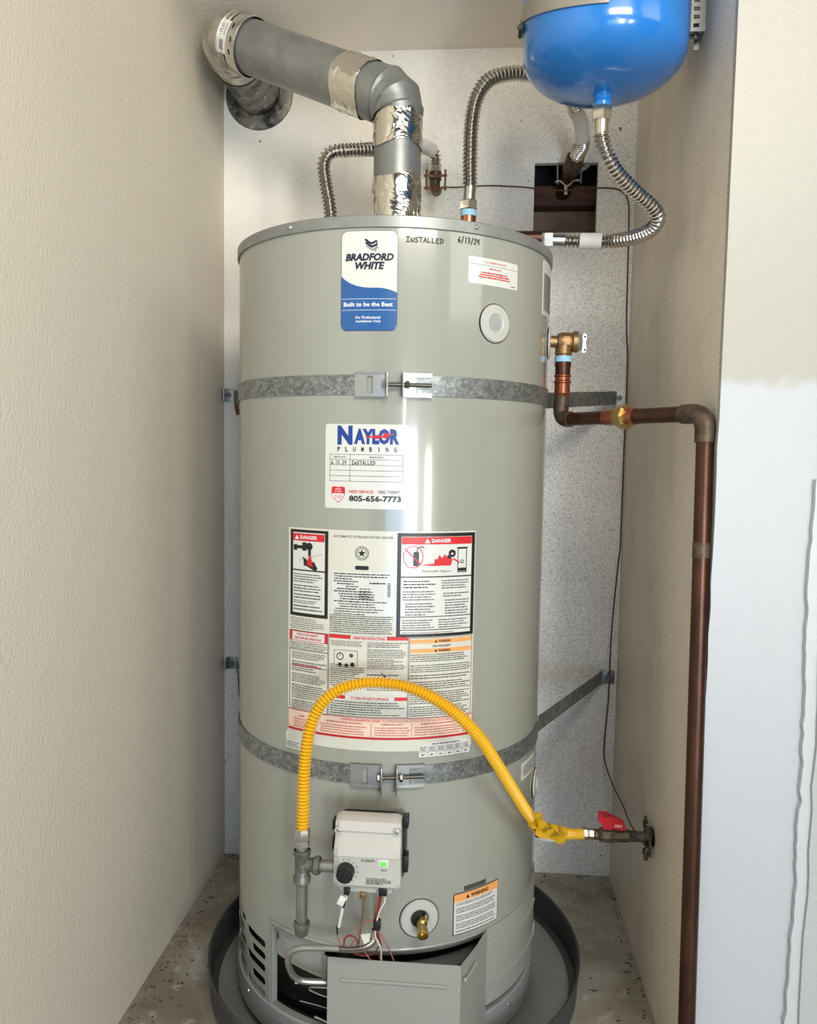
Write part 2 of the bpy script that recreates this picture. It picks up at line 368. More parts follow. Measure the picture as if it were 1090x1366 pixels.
f.prism(poly, (0, YF, 0), (1, 0, 0), (0, 0, 1), (0, 1, 0), 0.0125)
wf = f.build('wall_front', M['wall_f'], None, smooth=False); struct(wf)
hd = quadbox('trim_2', XL, XR, YF, YF+0.012, ZC-0.0, ZC+0.4, M['wall_f']); struct(hd)
hd.name = 'trim_2'
ce = quadbox('ceiling', XL-0.1, XR+0.1, YF+0.012, YB+0.1, ZC, ZC+0.1, M['ceil']); struct(ce)
fl = quadbox('floor', -2.2, 2.6, -4.2, YB+0.1, ZF-0.1, ZF, M['floor']); struct(fl)
# door casing at the far right of the wall face
t = MB(); pts = []
n = 70; zt = at(1088, 640, YF).z
for i in range(n+1):
    z = ZF + (zt - ZF)*i/n
    pts.append((0.6265 + 0.004*math.sin(z*9) * random.random() + (0.003*random.random() if z < -0.3 else 0), z))
pts += [(0.80, zt), (0.80, ZF)]
t.prism(pts, (0, YF-0.010, 0), (1, 0, 0), (0, 0, 1), (0, 1, 0), 0.010)
tr = t.build('trim_1', M['trimw'], None, smooth=False); struct(tr)
t = MB(); pts = [(0.6300, ZF)]
for i in range(n+1):
    z = ZF + (ZC+0.3 - ZF)*i/n
    pts.append((0.6415 + (0.0045*random.random()**2 if z < -0.1 else 0.0008*random.random()), z))
pts += [(0.80, ZC+0.3), (0.80, ZF)]
part(t.prism(pts[1:], (0, YF-0.016, 0), (1, 0, 0), (0, 0, 1), (0, 1, 0), 0.016), 'casing_board', M['peel'], tr, 'raised casing edge with peeling paint', smooth=False)

# ------------------------------------------------------------------ drain pan
PX = 0.018
pan = thing('drain_pan', 'shallow round grey metal drain pan under the water heater', 'drain pan', (PX, 0, ZF))
rp = 0.351
part(MB().lathe([(0.0, ZF+0.003), (rp-0.022, ZF+0.003), (rp-0.016, ZF+0.007)], (PX, 0, 0), seg=128), 'pan_floor', M['pan'], pan)
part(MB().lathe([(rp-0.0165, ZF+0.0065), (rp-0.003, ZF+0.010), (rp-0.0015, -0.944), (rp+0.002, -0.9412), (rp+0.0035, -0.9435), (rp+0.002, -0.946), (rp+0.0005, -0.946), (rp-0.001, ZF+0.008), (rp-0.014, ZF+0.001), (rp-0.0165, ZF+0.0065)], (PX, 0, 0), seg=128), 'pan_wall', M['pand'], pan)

# ------------------------------------------------------------------ water heater
wh = thing('water_heater', 'tall cylindrical grey tank water heater with warning labels standing in a pan', 'water heater', (0, 0, ZF+0.003))
ZR0, ZR1, ZS = 0.3283, 0.3457, -0.7873
j = MB()
j.lathe([(R-0.003, ZS-0.006), (R, ZS-0.006), (R, ZR0+0.004), (R-0.004, ZR0+0.006)], (0, 0, 0), seg=256)
jacket = part(j, 'jacket', M['jacket'], wh)
# rolled lower lip over the burner opening
lp = [(R-0.002, ZS-0.002), (R+0.0022, ZS-0.002), (R+0.0032, ZS-0.005), (R+0.001, ZS-0.009), (R-0.004, ZS-0.017), (R-0.008, ZS-0.017), (R-0.004, ZS-0.004)]
part(MB().rings([[ang(-37.6+137*i/100, h, r_) for r_, h in lp] for i in range(101)]), 'lower_lip', M['jacket2'], jacket)
part(MB().lathe([(R+0.0005, ZR0-0.0005), (R+0.0035, ZR0), (R+0.0035, ZR1-0.0015), (R+0.0015, ZR1), (R-0.01, ZR1), (R-0.03, ZR1-0.003), (0.045, ZR1), (0.0, ZR1)], (0, 0, 0), seg=256), 'top_cap', M['rim'], wh)
for a in (-29.2, 31.2, -95, 100, 170):
    d = ang(a, 0.3372, R+0.0035); ax = Vector((d.x, d.y, 0)).normalized()
    part(MB().lathe([(0.0, 0.0032), (0.0022, 0.0028), (0.0038, 0.0012), (0.004, -0.001)], d, ax, 16), 'rivet', M['zinc'], wh)

def wrap_s(deg): return math.radians(deg)*R
# jacket skirt with vent slots, on the left and round the back
def skirt_with_slots():
    cu = bpy.data.curves.new('tmp', 'CURVE'); cu.dimensions = '2D'; cu.fill_mode = 'BOTH'
    cu.extrude = 0.0006
    def loop(P):
        s_ = cu.splines.new('POLY'); s_.points.add(len(P)-1)
        for q, p in zip(s_.points, P): q.co = (p[0], p[1], 0, 1)
        s_.use_cyclic_u = True
    s0, s1 = wrap_s(-150), wrap_s(-37.7); z0, z1 = -0.944, ZS+0.001
    loop([(s0, z0), (s1, z0), (s1, z1), (s0, z1)])
    def slot(a0, a1, z, h=0.0130):
        x0, x1 = wrap_s(a0), wrap_s(a1); r = h/2; P = []
        for k in range(9): P.append((x1 - r + r*math.cos(-PI/2 + PI*k/8), z + r*math.sin(-PI/2 + PI*k/8)))
        for k in range(9): P.append((x0 + r + r*math.cos(PI/2 + PI*k/8), z + r*math.sin(PI/2 + PI*k/8)))
        loop(P)
    for zz, a in ((-0.8430, -54.3), (-0.8645, -50.0), (-0.8860, -54.3), (-0.9100, -50.0), (-0.9320, -54.3)): slot(a, -40.7, zz)
    for zz, a, b in ((-0.8360, -62.5, -56.8), (-0.8580, -71, -59), (-0.8800, -66, -56.8), (-0.9010, -71, -59), (-0.9220, -66, -56.8)): slot(a, b, zz, 0.0115)
    ob = bpy.data.objects.new('tmp', cu); me = bpy.data.meshes.new_from_object(ob)
    bm = bmesh.new(); bm.from_mesh(me)
    k = s0 + 0.008
    while k < s1 - 0.004:
        bmesh.ops.bisect_plane(bm, geom=bm.verts[:]+bm.edges[:]+bm.faces[:], plane_co=(k, 0, 0), plane_no=(1, 0, 0)); k += 0.008
    mb = MB(); bm.verts.index_update()
    mb.add([cyl(v.co.x, v.co.y, v.co.z - 0.0006) for v in bm.verts], [[v.index for v in f.verts] for f in bm.faces])
    bm.free(); bpy.data.objects.remove(ob)
    return mb
part(skirt_with_slots(), 'vented_skirt', M['jacket'], wh, 'louvred lower skirt with dark slots', angle=60)
# turned-in flange at the opening edge
e = MB()
for s_, w0, w1 in ((wrap_s(-37.7), -0.014, 0.0015),):
    e.add([cyl(s_, -0.944, w0), cyl(s_, ZS, w0), cyl(s_, ZS, w1), cyl(s_, -0.944, w1), cyl(s_-0.0035, -0.944, w1), cyl(s_-0.0035, ZS, w1)], [(0, 1, 2, 3), (3, 2, 5, 4)])
part(e, 'opening_flange', M['jacket2'], wh)
part(MB().lathe([(R-0.012, -0.938), (R-0.001, -0.939), (R+0.002, -0.942), (R+0.002, -0.986), (R-0.004, -0.990), (R-0.012, -0.99)], (0, 0, 0), seg=192), 'base_ring', M['pan'], wh, 'dark grey base ring')
for a in (-52.5, 56):
    d = ang(a, -0.955, R+0.002); part(MB().lathe([(0, 0.003), (0.003, 0.002), (0.0038, -0.001)], d, (d.x, d.y, 0), 12), 'ring_screw', M['zinc'], wh)
for a in (40, 160, 280):
    d = ang(a, 0, 0.2); part(MB().box((d.x, d.y, (ZF+0.003-0.978)/2 - 0.0), (0.05, 0.05, abs(ZF+0.003+0.978))), 'foot', M['black'], wh)
# burner chamber behind the opening
ch = MB(); pr = [(0.0, -0.985), (0.252, -0.985)]
for k in range(4):
    z = -0.975 + k*0.022; pr += [(0.252, z), (0.258, z+0.003), (0.252, z+0.006)]
pr += [(0.246, -0.885), (0.240, -0.875), (0.240, -0.70), (0, -0.70)]
ch.lathe(pr, (0, 0, 0), seg=96)
chm = part(ch, 'burner_chamber', M['chamber'], wh, 'black burner chamber inside the open base')
part(MB().lathe([(0.2405, -0.865), (0.243, -0.865), (0.243, -0.84), (0.2405, -0.84)], (0, 0, 0), seg=96), 'chamber_band', M['pan'], chm)
inn = MB()
def mapin(s_, z, w=0): return cyl(s_, z, w-0.012)
sa, sb = wrap_s(-37.2), wrap_s(-15.5)
inn.sheet(sa, sb, ZS-0.002, lambda x: -0.853 - 0.008*(x-sa)/(sb-sa), 0, mapper=mapin)
inn.sheet(sa, sb, ZS-0.002, lambda x: -0.853 - 0.008*(x-sa)/(sb-sa), 0.0015, mapper=mapin)
inner_door = part(inn, 'inner_panel', M['jacket2'], wh, 'painted inner panel above the burner')
x0, x1 = wrap_s(-33.5), wrap_s(-28.5)
part(MB().label(x0, x1, -0.8215, -0.8135, 0.0035, 0.003, mapper=mapin), 'embossed_tab', M['jacket2'], inner_door)
part(MB().label(wrap_s(-36.6), wrap_s(-36.0), -0.826, -0.814, 0.0004, 0.0022, mapper=mapin), 'slot_mark', M['dark'], inner_door)
part(MB().label(wrap_s(-15.2), wrap_s(-14.0), -0.86, ZS-0.03, 0.0015, 0.003, mapper=lambda s_, z, w=0: cyl(s_, z, w-0.006)), 'latch_strip', M['jacket2'], inner_door)
for pp, r_ in ((((412, 1320, -.262), (416, 1317, -.266), (440, 1318, -.268)), 0.0014), (((412, 1320, -.262), (425, 1326, -.264), (440, 1331, -.266)), 0.0014),
           (((400, 1335, -.262), (420, 1340, -.264), (440, 1346, -.266)), 0.0009), (((420, 1356, -.262), (430, 1360, -.264), (440, 1365, -.266)), 0.0022)):
    part(sm(MB(), [at(*q) for q in pp], r_, 8), 'burner_rod', M['rod'], chm)
d = at(395.5, 1311, -.257); part(MB().lathe([(0, 0.003), (0.003, 0.0015), (0.003, -0.004)], d, (0, -1, 0.2), 10), 'bright_screw', M['rod'], chm)
# a rear seam of the jacket and an odd port seen edge-on at the right
part(MB().box(ang(96.5, -0.60, R+0.003), (0.004, 0.008, 0.34), Matrix.Rotation(math.radians(6), 3, 'Z')), 'jacket_seam', M['zinc'], wh, 'bright vertical jacket seam')
def grommet(deg, z, ro, ri, mfill, depth=0.0, name='port_ring', ax_extra=0.0):
    d = ang(deg, z, R); ax = Vector((math.sin(math.radians(deg)), -math.cos(math.radians(deg)), 0))
    root = part(MB().lathe([(ro, -0.010), (ro+0.001, 0.001), (ro-0.001, 0.0035), (ri+0.003, 0.0045), (ri, 0.002), (ri, -0.006)], d, ax, 48), name, M['ring'], wh)
    part(MB().lathe([(ro+0.0022, -0.012), (ro+0.0022, 0.0006), (ro, 0.001)], d, ax, 48), 'gasket', M['black'], root)
    part(MB().lathe([(0.0, depth+0.001), (ri*0.7, depth), (ri+0.001, depth)], d, ax, 32), 'port_fill', mfill, root)
    return root
grommet(39.7, 0.198, 0.0285, 0.0125, M['foam'], 0.0024)
grommet(83.0, 0.193, 0.0265, 0.012, M['black'], 0.003)
grommet(78.0, -0.600, 0.025, 0.012, M['foam'], 0.002)
# drain port with brass cock
dr = grommet(16.9, -0.7425, 0.0300, 0.0140, M['black'], 0.0022, 'drain_port')  # black disc stands in for the dark open hole behind the cock
d = ang(18.0, -0.741, R-0.01); ax = Vector((math.sin(math.radians(8)), -math.cos(math.radians(8)), -0.22)).normalized()
cock = MB(); cock.lathe([(0.0065, 0.0), (0.0065, 0.016), (0.0085, 0.018), (0.0085, 0.024), (0.006, 0.027), (0.006, 0.034), (0.0088, 0.035), (0.0092, 0.045), (0.0062, 0.046), (0.005, 0.040), (0.0, 0.040)], d, ax, 20)
ck = part(cock, 'drain_cock', M['brass'], wh, 'small brass drain cock')
part(MB().box(d + ax*0.020 + Vector((0.006, 0, 0.006)), (0.004, 0.006, 0.014), bev=0.001), 'cock_stem', M['brass'], ck)

# ---- text and print
FONT_CACHE = {}
def text_faces(txt, size, shear=0.0, bold=0.0, xs_=1.0, space=1.0):
    cu = bpy.data.curves.new('t', 'FONT'); cu.body = txt; cu.size = size; cu.shear = shear; cu.offset = bold*size
    cu.space_character = space; cu.align_x = 'CENTER'; cu.align_y = 'CENTER'; cu.resolution_u = 2; cu.fill_mode = 'FRONT'; cu.dimensions = '2D'
    ob = bpy.data.objects.new('t', cu); me = bpy.data.meshes.new_from_object(ob)
    V = [(v.co.x*xs_, v.co.y) for v in me.vertices]; F = [tuple(p.vertices) for p in me.polygons]
    bpy.data.objects.remove(ob); bpy.data.meshes.remove(me); return V, F
def text(mb, txt, sc, zc, width, height, w, shear=0.0, bold=0.0, rot=0.0, space=1.0, mapper=cyl):
    V, F = text_faces(txt, 0.01, shear, bold, 1.0, space)
    if not V: return mb
    x0 = min(v[0] for v in V); x1 = max(v[0] for v in V); y0 = min(v[1] for v in V); y1 = max(v[1] for v in V)
    kx = width/(x1-x0); ky = height/(y1-y0); c, s_ = math.cos(rot), math.sin(rot); out = []
    for x, y in V:
        a = (x-(x0+x1)/2)*kx; b = (y-(y0+y1)/2)*ky
        out.append(mapper(sc + a*c - b*s_, zc + a*s_ + b*c, w))
    return mb.add(out, F)
def rect(mb, x0, x1, z0, z1, w, mapper=cyl): return mb.sheet(min(x0, x1), max(x0, x1), max(z0, z1), min(z0, z1), w, 0.012, mapper)
def lines(mb, x0, x1, z0, z1, n, w, h=0.45, seed=0, mapper=cyl, ragged=0.35, wl=(0.002, 0.007)):
    """n rows of small word-length dashes, the illegible small print"""
    rnd = random.Random(seed*77+n); dz = (z1 - z0)/n
    for i in range(n):
        zc = z1 - dz*(i+0.5); x = x0; xe = x1 - (x1-x0)*ragged*rnd.random()**2.5
        while x < xe:
            l = min(rnd.uniform(*wl), xe - x)
            if l > 0.0006:
                hh = dz*h*rnd.uniform(0.75, 1.0)/2
                mb.add([mapper(x, zc-hh, w), mapper(x+l, zc-hh, w), mapper(x+l, zc+hh, w), mapper(x, zc+hh, w)], [(0, 1, 2, 3)])
            x += l + rnd.uniform(0.0006, 0.0012)
    return mb
def frame(mb, x0, x1, z0, z1, t_, w, mapper=cyl):
    rect(mb, x0, x1, z1-t_, z1, w, mapper); rect(mb, x0, x1, z0, z0+t_, w, mapper)
    rect(mb, x0, x0+t_, z0, z1, w, mapper); rect(mb, x1-t_, x1, z0, z1, w, mapper); return mb
def poly2(mb, P, w, mapper=cyl): return mb.add([mapper(x, z, w) for x, z in P], [tuple(range(len(P)))])
def disc(mb, x, z, r, w, n=24, ri=None, mapper=cyl, sx=1.0):
    if ri is None: return poly2(mb, [(x+r*sx*math.cos(2*PI*i/n), z+r*math.sin(2*PI*i/n)) for i in range(n)], w, mapper)
    vs = [mapper(x+q*sx*math.cos(2*PI*i/n), z+q*math.sin(2*PI*i/n), w) for i in range(n) for q in (ri, r)]
    return mb.add(vs, [(2*i, 2*i+1, (2*i+3) % (2*n), (2*i+2) % (2*n)) for i in range(n)])
W0, W1, W2, W3 = 0.0005, 0.0009, 0.0013, 0.0017
def ppx(x0, y0, x1, y1):         # box on the jacket from two corner readings
    a = cp(x0, y0); b = cp(x1, y1); return a[0], b[0], b[1], a[1]

# ---- maker's badge
a0, a1, b0, b1 = wrap_s(-10.95), wrap_s(6.6), 0.1765, 0.3235
badge = part(MB().label(a0, a1, b0, b1, 0.010, W0), 'brand_label', M['pn'], wh, 'white and blue maker badge')
k = MB(); k.label(a0+0.0007, a1-0.0007, b0+0.0007, b1-0.0007, 0.0095, W1); part(k, 'badge_face', M['pwhite'], badge)
def wave(x):
    return b1 - (b1-b0)*float(np.interp((x-a0)/(a1-a0), [0, .05, .12, .2, .3, .4, .5, .62, .74, .84, .92, 1], [.445, .475, .505, .53, .551, .563, .568, .568, .571, .583, .598, .617]))
k = MB(); rad = 0.0095; xs_ = [a0+0.0007+(a1-a0-0.0014)*i/40 for i in range(41)]; vs = []
for x in xs_:
    dd = max(0, rad-(x-a0-0.0007), rad-(a1-0.0007-x)); ee = rad - math.sqrt(max(0, rad*rad-dd*dd))
    vs += [cyl(x, b0+0.0007+ee, W2), cyl(x, wave(x), W2)]
k.add(vs, [(2*i, 2*i+2, 2*i+3, 2*i+1) for i in range(40)]); part(k, 'blue_field', M['pb'], badge)
k = MB(); c_ = (a0+a1)/2
s1_, z1_ = cp(493, 343); text(k, 'BRADFORD', s1_, z1_, 0.073, 0.0112, W2, 0.22, 0.05)
s1_, z1_ = cp(493.5, 354.5); text(k, 'WHITE', s1_, z1_, 0.0445, 0.0112, W2, 0.22, 0.05)
s1_, z1_ = cp(495, 327)
for r0 in range(3):                                    # waving flag emblem
    P = []; n = 8
    for i in range(n+1): P.append((s1_-0.009+0.018*i/n + 0.001*r0, z1_+0.0075-0.0046*r0+0.0022*math.cos(i/n*6.0)-0.002*i/n))
    for i in range(n, -1, -1): P.append((s1_-0.009+0.018*i/n + 0.001*r0, z1_+0.0040-0.0046*r0+0.0022*math.cos(i/n*6.0)-0.002*i/n))
    k.m = 0 if r0 < 2 else 1
    for i in range(n): k.add([cyl(*P[i], W2), cyl(*P[i+1], W2), cyl(*P[2*n-i], W2), cyl(*P[2*n+1-i], W2)], [(0, 1, 2, 3)])
k.m = 0; poly2(k, [(s1_+0.0088, z1_+0.006), (s1_+0.0098, z1_+0.006), (s1_+0.0072, z1_-0.0105), (s1_+0.0062, z1_-0.0105)], W2)
part(k, 'lettering', [M['pn'], M['pgl']], badge, 'navy maker name under a waving flag')
k = MB(); s1_, z1_ = cp(491, 406); text(k, 'Built to be the Best', s1_, z1_, 0.074, 0.0063, W3, 0, 0.02)
s1_, z1_ = cp(491, 423.5); text(k, 'For Professional', s1_, z1_, 0.038, 0.0042, W3, 0.2, 0.01)
s1_, z1_ = cp(491.5, 429); text(k, 'Installation Only', s1_, z1_, 0.038, 0.0046, W3, 0.2, 0.01)
for yy in (399, 414): s1_, z1_ = cp(491, yy); rect(k, a0+0.002, a1-0.002, z1_, z1_+0.0005, W3)
part(k, 'slogan', M['pw'], badge)

# ---- handwriting
def strokes(mb, S, s0, z0, h, wd, adv, w=W1, t_=0.0009):
    x = s0
    for ch_ in S:
        for st in ch_:
            pts_ = [(x + p[0]*wd, z0 + p[1]*h) for p in st]
            for (xa, za), (xb, zb) in zip(pts_[:-1], pts_[1:]):
                dx, dz = xb-xa, zb-za; l = math.hypot(dx, dz) or 1e-9; nx, nz = -dz/l*t_/2, dx/l*t_/2; ex, ez = dx/l*t_*0.3, dz/l*t_*0.3
                mb.add([cyl(xa-nx-ex, za-nz-ez, w), cyl(xb-nx+ex, zb-nz+ez, w), cyl(xb+nx+ex, zb+nz+ez, w), cyl(xa+nx-ex, za+nz-ez, w)], [(0, 1, 2, 3)])
        x += adv
    return mb
G = {'I': [[(0, 1), (.9, 1.0)], [(.45, 1), (.4, 0)], [(-.05, 0), (.9, .05)]], 'N': [[(.1, .7), (.15, 0)], [(.1, .75), (.55, .05), (.9, .15)], [(.9, .1), (.95, .9)]],
     'S': [[(.9, .95), (.2, .8), (.3, .5), (.8, .35), (.6, .02), (0, 0)]], 'T': [[(-.1, 1), (1, .95)], [(.45, 1), (.45, 0)]],
     'A': [[(.05, 0), (.5, 1), (.9, .05)], [(.2, .4), (.8, .4)]], 'L': [[(.15, 1), (.15, .05), (.8, .1)]], 'E': [[(.8, .95), (.1, .9), (.1, 0), (.8, .05)], [(.1, .5), (.6, .5)]],
     'D': [[(.1, 0), (.1, 1), (.8, .8), (.9, .35), (.1, 0)]], '6': [[(.6, 1), (.1, .4), (.3, 0), (.8, .15), (.6, .45), (.15, .3)]], '/': [[(.75, 1.1), (.15, -.15)]],
     '1': [[(.5, 1), (.4, 0)]], '3': [[(.1, .95), (.7, .9), (.35, .55), (.8, .3), (.1, 0)]], '2': [[(.1, .8), (.6, .95), (.6, .6), (.1, .05), (.8, .05)]], '4': [[(.1, .9), (.1, .45), (.7, .45)], [(.7, .95), (.65, 0)]],
     '.': [[(.4, .02), (.5, .1)]], ' ': []}
k = MB(); s1_, z1_ = cp(542, 322.5); strokes(k, [G[c] for c in 'INSTALLED'], s1_, z1_, 0.0074, 0.0054, 0.0064, t_=0.0015)
part(k, 'marker_writing', M['pk'], wh, 'black handwritten word under the rim')
k = MB(); s1_, z1_ = cp(611, 323); strokes(k, [G[c] for c in '6/13/24'], s1_, z1_, 0.0084, 0.0046, 0.0054, t_=0.0014)
part(k, 'marker_date', M['pk'], wh, 'black handwritten date under the rim')


# ---- small red-print label
x0, x1, z0, z1 = wrap_s(29.1), wrap_s(49.6), 0.2548, 0.2950
lb = part(MB().label(x0, x1, z0, z1, 0.003, W0), 'notice_label', M['pwhite'], wh, 'small white notice with red print')
k = MB(); text(k, "T & P RELIEF OUTLET", (x0+x1)/2, z1-0.006, 0.045, 0.0026, W1, 0, 0.01)
text(k, 'IMPORTANT', (x0+x1)/2, z1-0.0155, 0.024, 0.0026, W1, 0, 0.02)
for i, wd in enumerate((0.054, 0.060, 0.064)): lines(k, (x0+x1)/2-wd/2, (x0+x1)/2+wd/2, z1-0.0235-0.0035*i, z1-0.0205-0.0035*i, 1, W1, 0.75, 3+i, ragged=0, wl=(0.003, 0.008))
k.m = 1; rect(k, x0+0.001, x1-0.001, z1-0.0108, z1-0.0104, W1); lines(k, x1-0.016, x1-0.004, z0+0.003, z0+0.005, 1, W1, 0.6, 9)
part(k, 'lettering', [M['pr'], M['pg']], lb)

# ---- service sticker
x0, x1, z0, z1 = wrap_s(-15.7), wrap_s(10.7), -0.0910, 0.0375
sv = part(MB().label(x0, x1, z0, z1, 0.004, W0), 'service_sticker', M['pwhite'], wh, 'white plumber service sticker')
k = MB(); s1_, z1_ = cp(460.5, 580.5); text(k, 'N', s1_, z1_, 0.0240, 0.0290, W1, 0, 0.06); s1_, z1_ = cp(502.5, 582.5); text(k, 'AYLOR', s1_, z1_, 0.0690, 0.0240, W1, 0, 0.06)
part(k, 'shop_name', M['pnb'], sv, 'tall blue shop name')
k = MB(); s1_, z1_ = cp(507, 583); rect(k, s1_-0.022, s1_+0.010, z1_-0.0012, z1_+0.0012, W2); disc(k, s1_+0.0085, z1_+0.002, 0.0042, W2)
rect(k, s1_-0.008, s1_-0.002, z1_-0.003, z1_+0.003, W2); rect(k, s1_+0.012, s1_+0.019, z1_+0.003, z1_+0.0055, W2)
part(k, 'pipe_wrench_mark', M['pr'], sv, 'red wrench drawn across the letters')
k = MB(); s1_, z1_ = cp(489, 599.5)
for i, ch_ in enumerate('PLUMBING'): text(k, ch_, s1_-0.0435+0.0125*i, z1_, 0.0042 if ch_ != 'I' else 0.0014, 0.0072, W1, 0, 0.03)
s1_, z1_ = cp(500, 665.5); text(k, '805-656-7773', s1_, z1_, 0.0800, 0.0092, W1, 0, 0.035)
s1_, z1_ = cp(519, 656.5); text(k, 'CALL TODAY!', s1_, z1_, 0.0330, 0.0046, W1, 0, 0.02)
tx0, tz1 = cp(440.5, 605.5); tx1, tz0 = cp(537.5, 643.5); tx1 = cp(537.5, 626)[0]
frame(k, tx0, tx1, tz0, tz1, 0.0005, W1); mid_ = tx0+(tx1-tx0)*0.285
for i in range(1, 5): zz = tz1-(tz1-tz0)*i/5; rect(k, tx0, tx1, zz, zz+0.0005, W1)
rect(k, mid_, mid_+0.0006, tz0, tz1, W1)
text(k, 'SERVICE DATE', (tx0+mid_)/2, tz1-0.0042, 0.019, 0.0020, W1, 0, 0.02); text(k, 'SERVICE NOTE', (tx1+mid_)/2, tz1-0.0042, 0.021, 0.0020, W1, 0, 0.02)
zz = tz1-(tz1-tz0)*2/5+0.0012
strokes(k, [G[c] for c in '6.13.24'], tx0+0.0025, zz, 0.0055, 0.0028, 0.0036, W1, 0.0009); strokes(k, [G[c] for c in 'INSTALLED'], mid_+0.003, zz, 0.0055, 0.0036, 0.0041, W1, 0.0009)
part(k, 'black_print', M['pk'], sv)
k = MB(); s1_, z1_ = cp(482, 656); text(k, 'NEED SERVICE?', s1_, z1_, 0.0385, 0.0046, W1, 0, 0.02)
s1_, z1_ = cp(451.5, 659)
SH = [(-0.0105, 0.0105), (-0.006, 0.0120), (0, 0.0105), (0.006, 0.0120), (0.0105, 0.0105), (0.0112, 0.002), (0.0085, -0.006), (0, -0.0135), (-0.0085, -0.006), (-0.0112, 0.002)]
poly2(k, [(s1_+a, z1_+b) for a, b in SH], W1)
k.m = 1; poly2(k, [(s1_+a, z1_+b) for a, b in [(-0.0098, 0.001), (0.0098, 0.001), (0.0075, -0.0058), (0, -0.0118), (-0.0075, -0.0058)]], W2)
text(k, 'SAFE', s1_, z1_+0.0078, 0.009, 0.0024, W2); text(k, 'GUARD', s1_, z1_+0.0040, 0.012, 0.0022, W2)
k.m = 0; lines(k, s1_-0.006, s1_+0.006, z1_-0.007, z1_-0.0005, 3, W3, 0.5, 5, ragged=0)
part(k, 'red_print', [M['pr'], M['pw']], sv, 'red shield emblem and red words')

# ---- the big safety and rating label
x0, x1, z0, z1 = wrap_s(-29.6), wrap_s(34.0), -0.4690, -0.1245
big = part(MB().label(x0, x1, z0, z1, 0.002, W0), 'safety_label', M['pcream'], wh, 'large white safety and instruction label')
part(MB().label(wrap_s(-30.4), wrap_s(-24.2), -0.4830, -0.4550, 0.002, W0), 'label_tab', M['pwhite'], big)
blk = MB()
def panel(x0_, x1_, z0_, z1_, w_): k_ = MB(); rect(k_, x0_, x1_, z0_, z1_, w_); part(k_, 'white_panel', M['pwhite'], big)
def banner(x0_, x1_, z0_, z1_, w_): k_ = MB(); rect(k_, x0_, x1_, z0_, z1_, w_); part(k_, 'red_banner', M['pr'], big)
red = MB(); txt = MB(); org = MB()
def warn_tri(mb, x, z, h): return poly2(mb, [(x-h*0.62, z-h/2), (x+h*0.62, z-h/2), (x, z+h/2)], W3)
# left danger panel
a, b, c, d = cp(388.5, 706)[0], cp(438.5, 706)[0], cp(412, 823)[1], cp(412, 707)[1]
rect(blk, a, b, c, d, W1); panel(a+0.0055, b-0.0055, c+0.0055, d-0.0045, W2)
banner(a+0.006, b-0.006, d-0.0175, d-0.006, W3)
def tw(mb, s_, x, z, wd, h, bold=0.02): return text(mb, s_, x, z, wd, h, 0.0021, 0, bold)
wt = MB(); 
def tri(x, z, h): poly2(wt, [(x-h*0.6, z-h/2), (x+h*0.6, z-h/2), (x, z+h/2)], 0.0021)
tri(a+0.0135, d-0.0118, 0.0068); tw(wt, 'DANGER', a+0.0355, d-0.0118, 0.031, 0.0058); part(wt, 'banner_word', M['pw'], big)
zt1 = cp(412, 762)[1]; rect(blk, a+0.005, b-0.005, zt1, zt1+0.002, W3)
# tap and scalded hand
gx, gz = cp(407, 731)
rect(blk, gx-0.020, gx+0.012, gz-0.001, gz+0.004, W3); rect(blk, gx-0.021, gx-0.014, gz-0.004, gz+0.005, W3); rect(blk, gx-0.004, gx+0.004, gz-0.004, gz+0.009, W3); disc(blk, gx+0.009, gz+0.003, 0.006, W3); rect(blk, gx+0.007, gx+0.012, gz-0.012, gz, W3)
hx_, hz_ = cp(414, 753)
poly2(blk, [(hx_-0.014, hz_+0.012), (hx_-0.008, hz_-0.002), (hx_+0.010, hz_-0.010), (hx_+0.014, hz_-0.006), (hx_+0.008, hz_+0.004), (hx_-0.004, hz_+0.006)], W3)
for q in range(4): poly2(blk, [(hx_-0.011+0.005*q, hz_-0.002), (hx_-0.008+0.005*q, hz_-0.003), (hx_-0.012+0.0045*q, hz_+0.010)], W3)
poly2(red, [(hx_-0.006, hz_+0.0), (hx_+0.006, hz_-0.004), (hx_+0.004, hz_+0.006), (hx_+0.001, hz_+0.016), (hx_-0.003, hz_+0.008)], 0.0020)
for q in range(3): strokes(txt, [[[(0, 0), (.3, .6), (.7, .7), (1, 1)]]], hx_-0.02+0.014*q, hz_+0.004+0.003*q, 0.008, 0.014, 0, W3, 0.0004)
for q, (ya, yb_, n) in enumerate(((765, 778, 4), (780, 791, 3), (792, 800, 2), (801, 806, 2), (807, 816, 2))):
    lines(txt, a+0.0075, b-0.009, cp(412, yb_)[1], cp(412, ya)[1], n, W3, 0.42, 11+q)
lines(txt, a, b-0.006, cp(412, 841)[1], cp(412, 825)[1], 6, W1, 0.35, 21)
# centre panel
ca, cb = cp(445, 717)[0], cp(525, 717)[0]; cm = (ca+cb)/2
text(txt, 'AUTOMATIC STORAGE WATER HEATER', cm, cp(485, 716.5)[1], 0.094, 0.0038, W1, 0, 0.01)

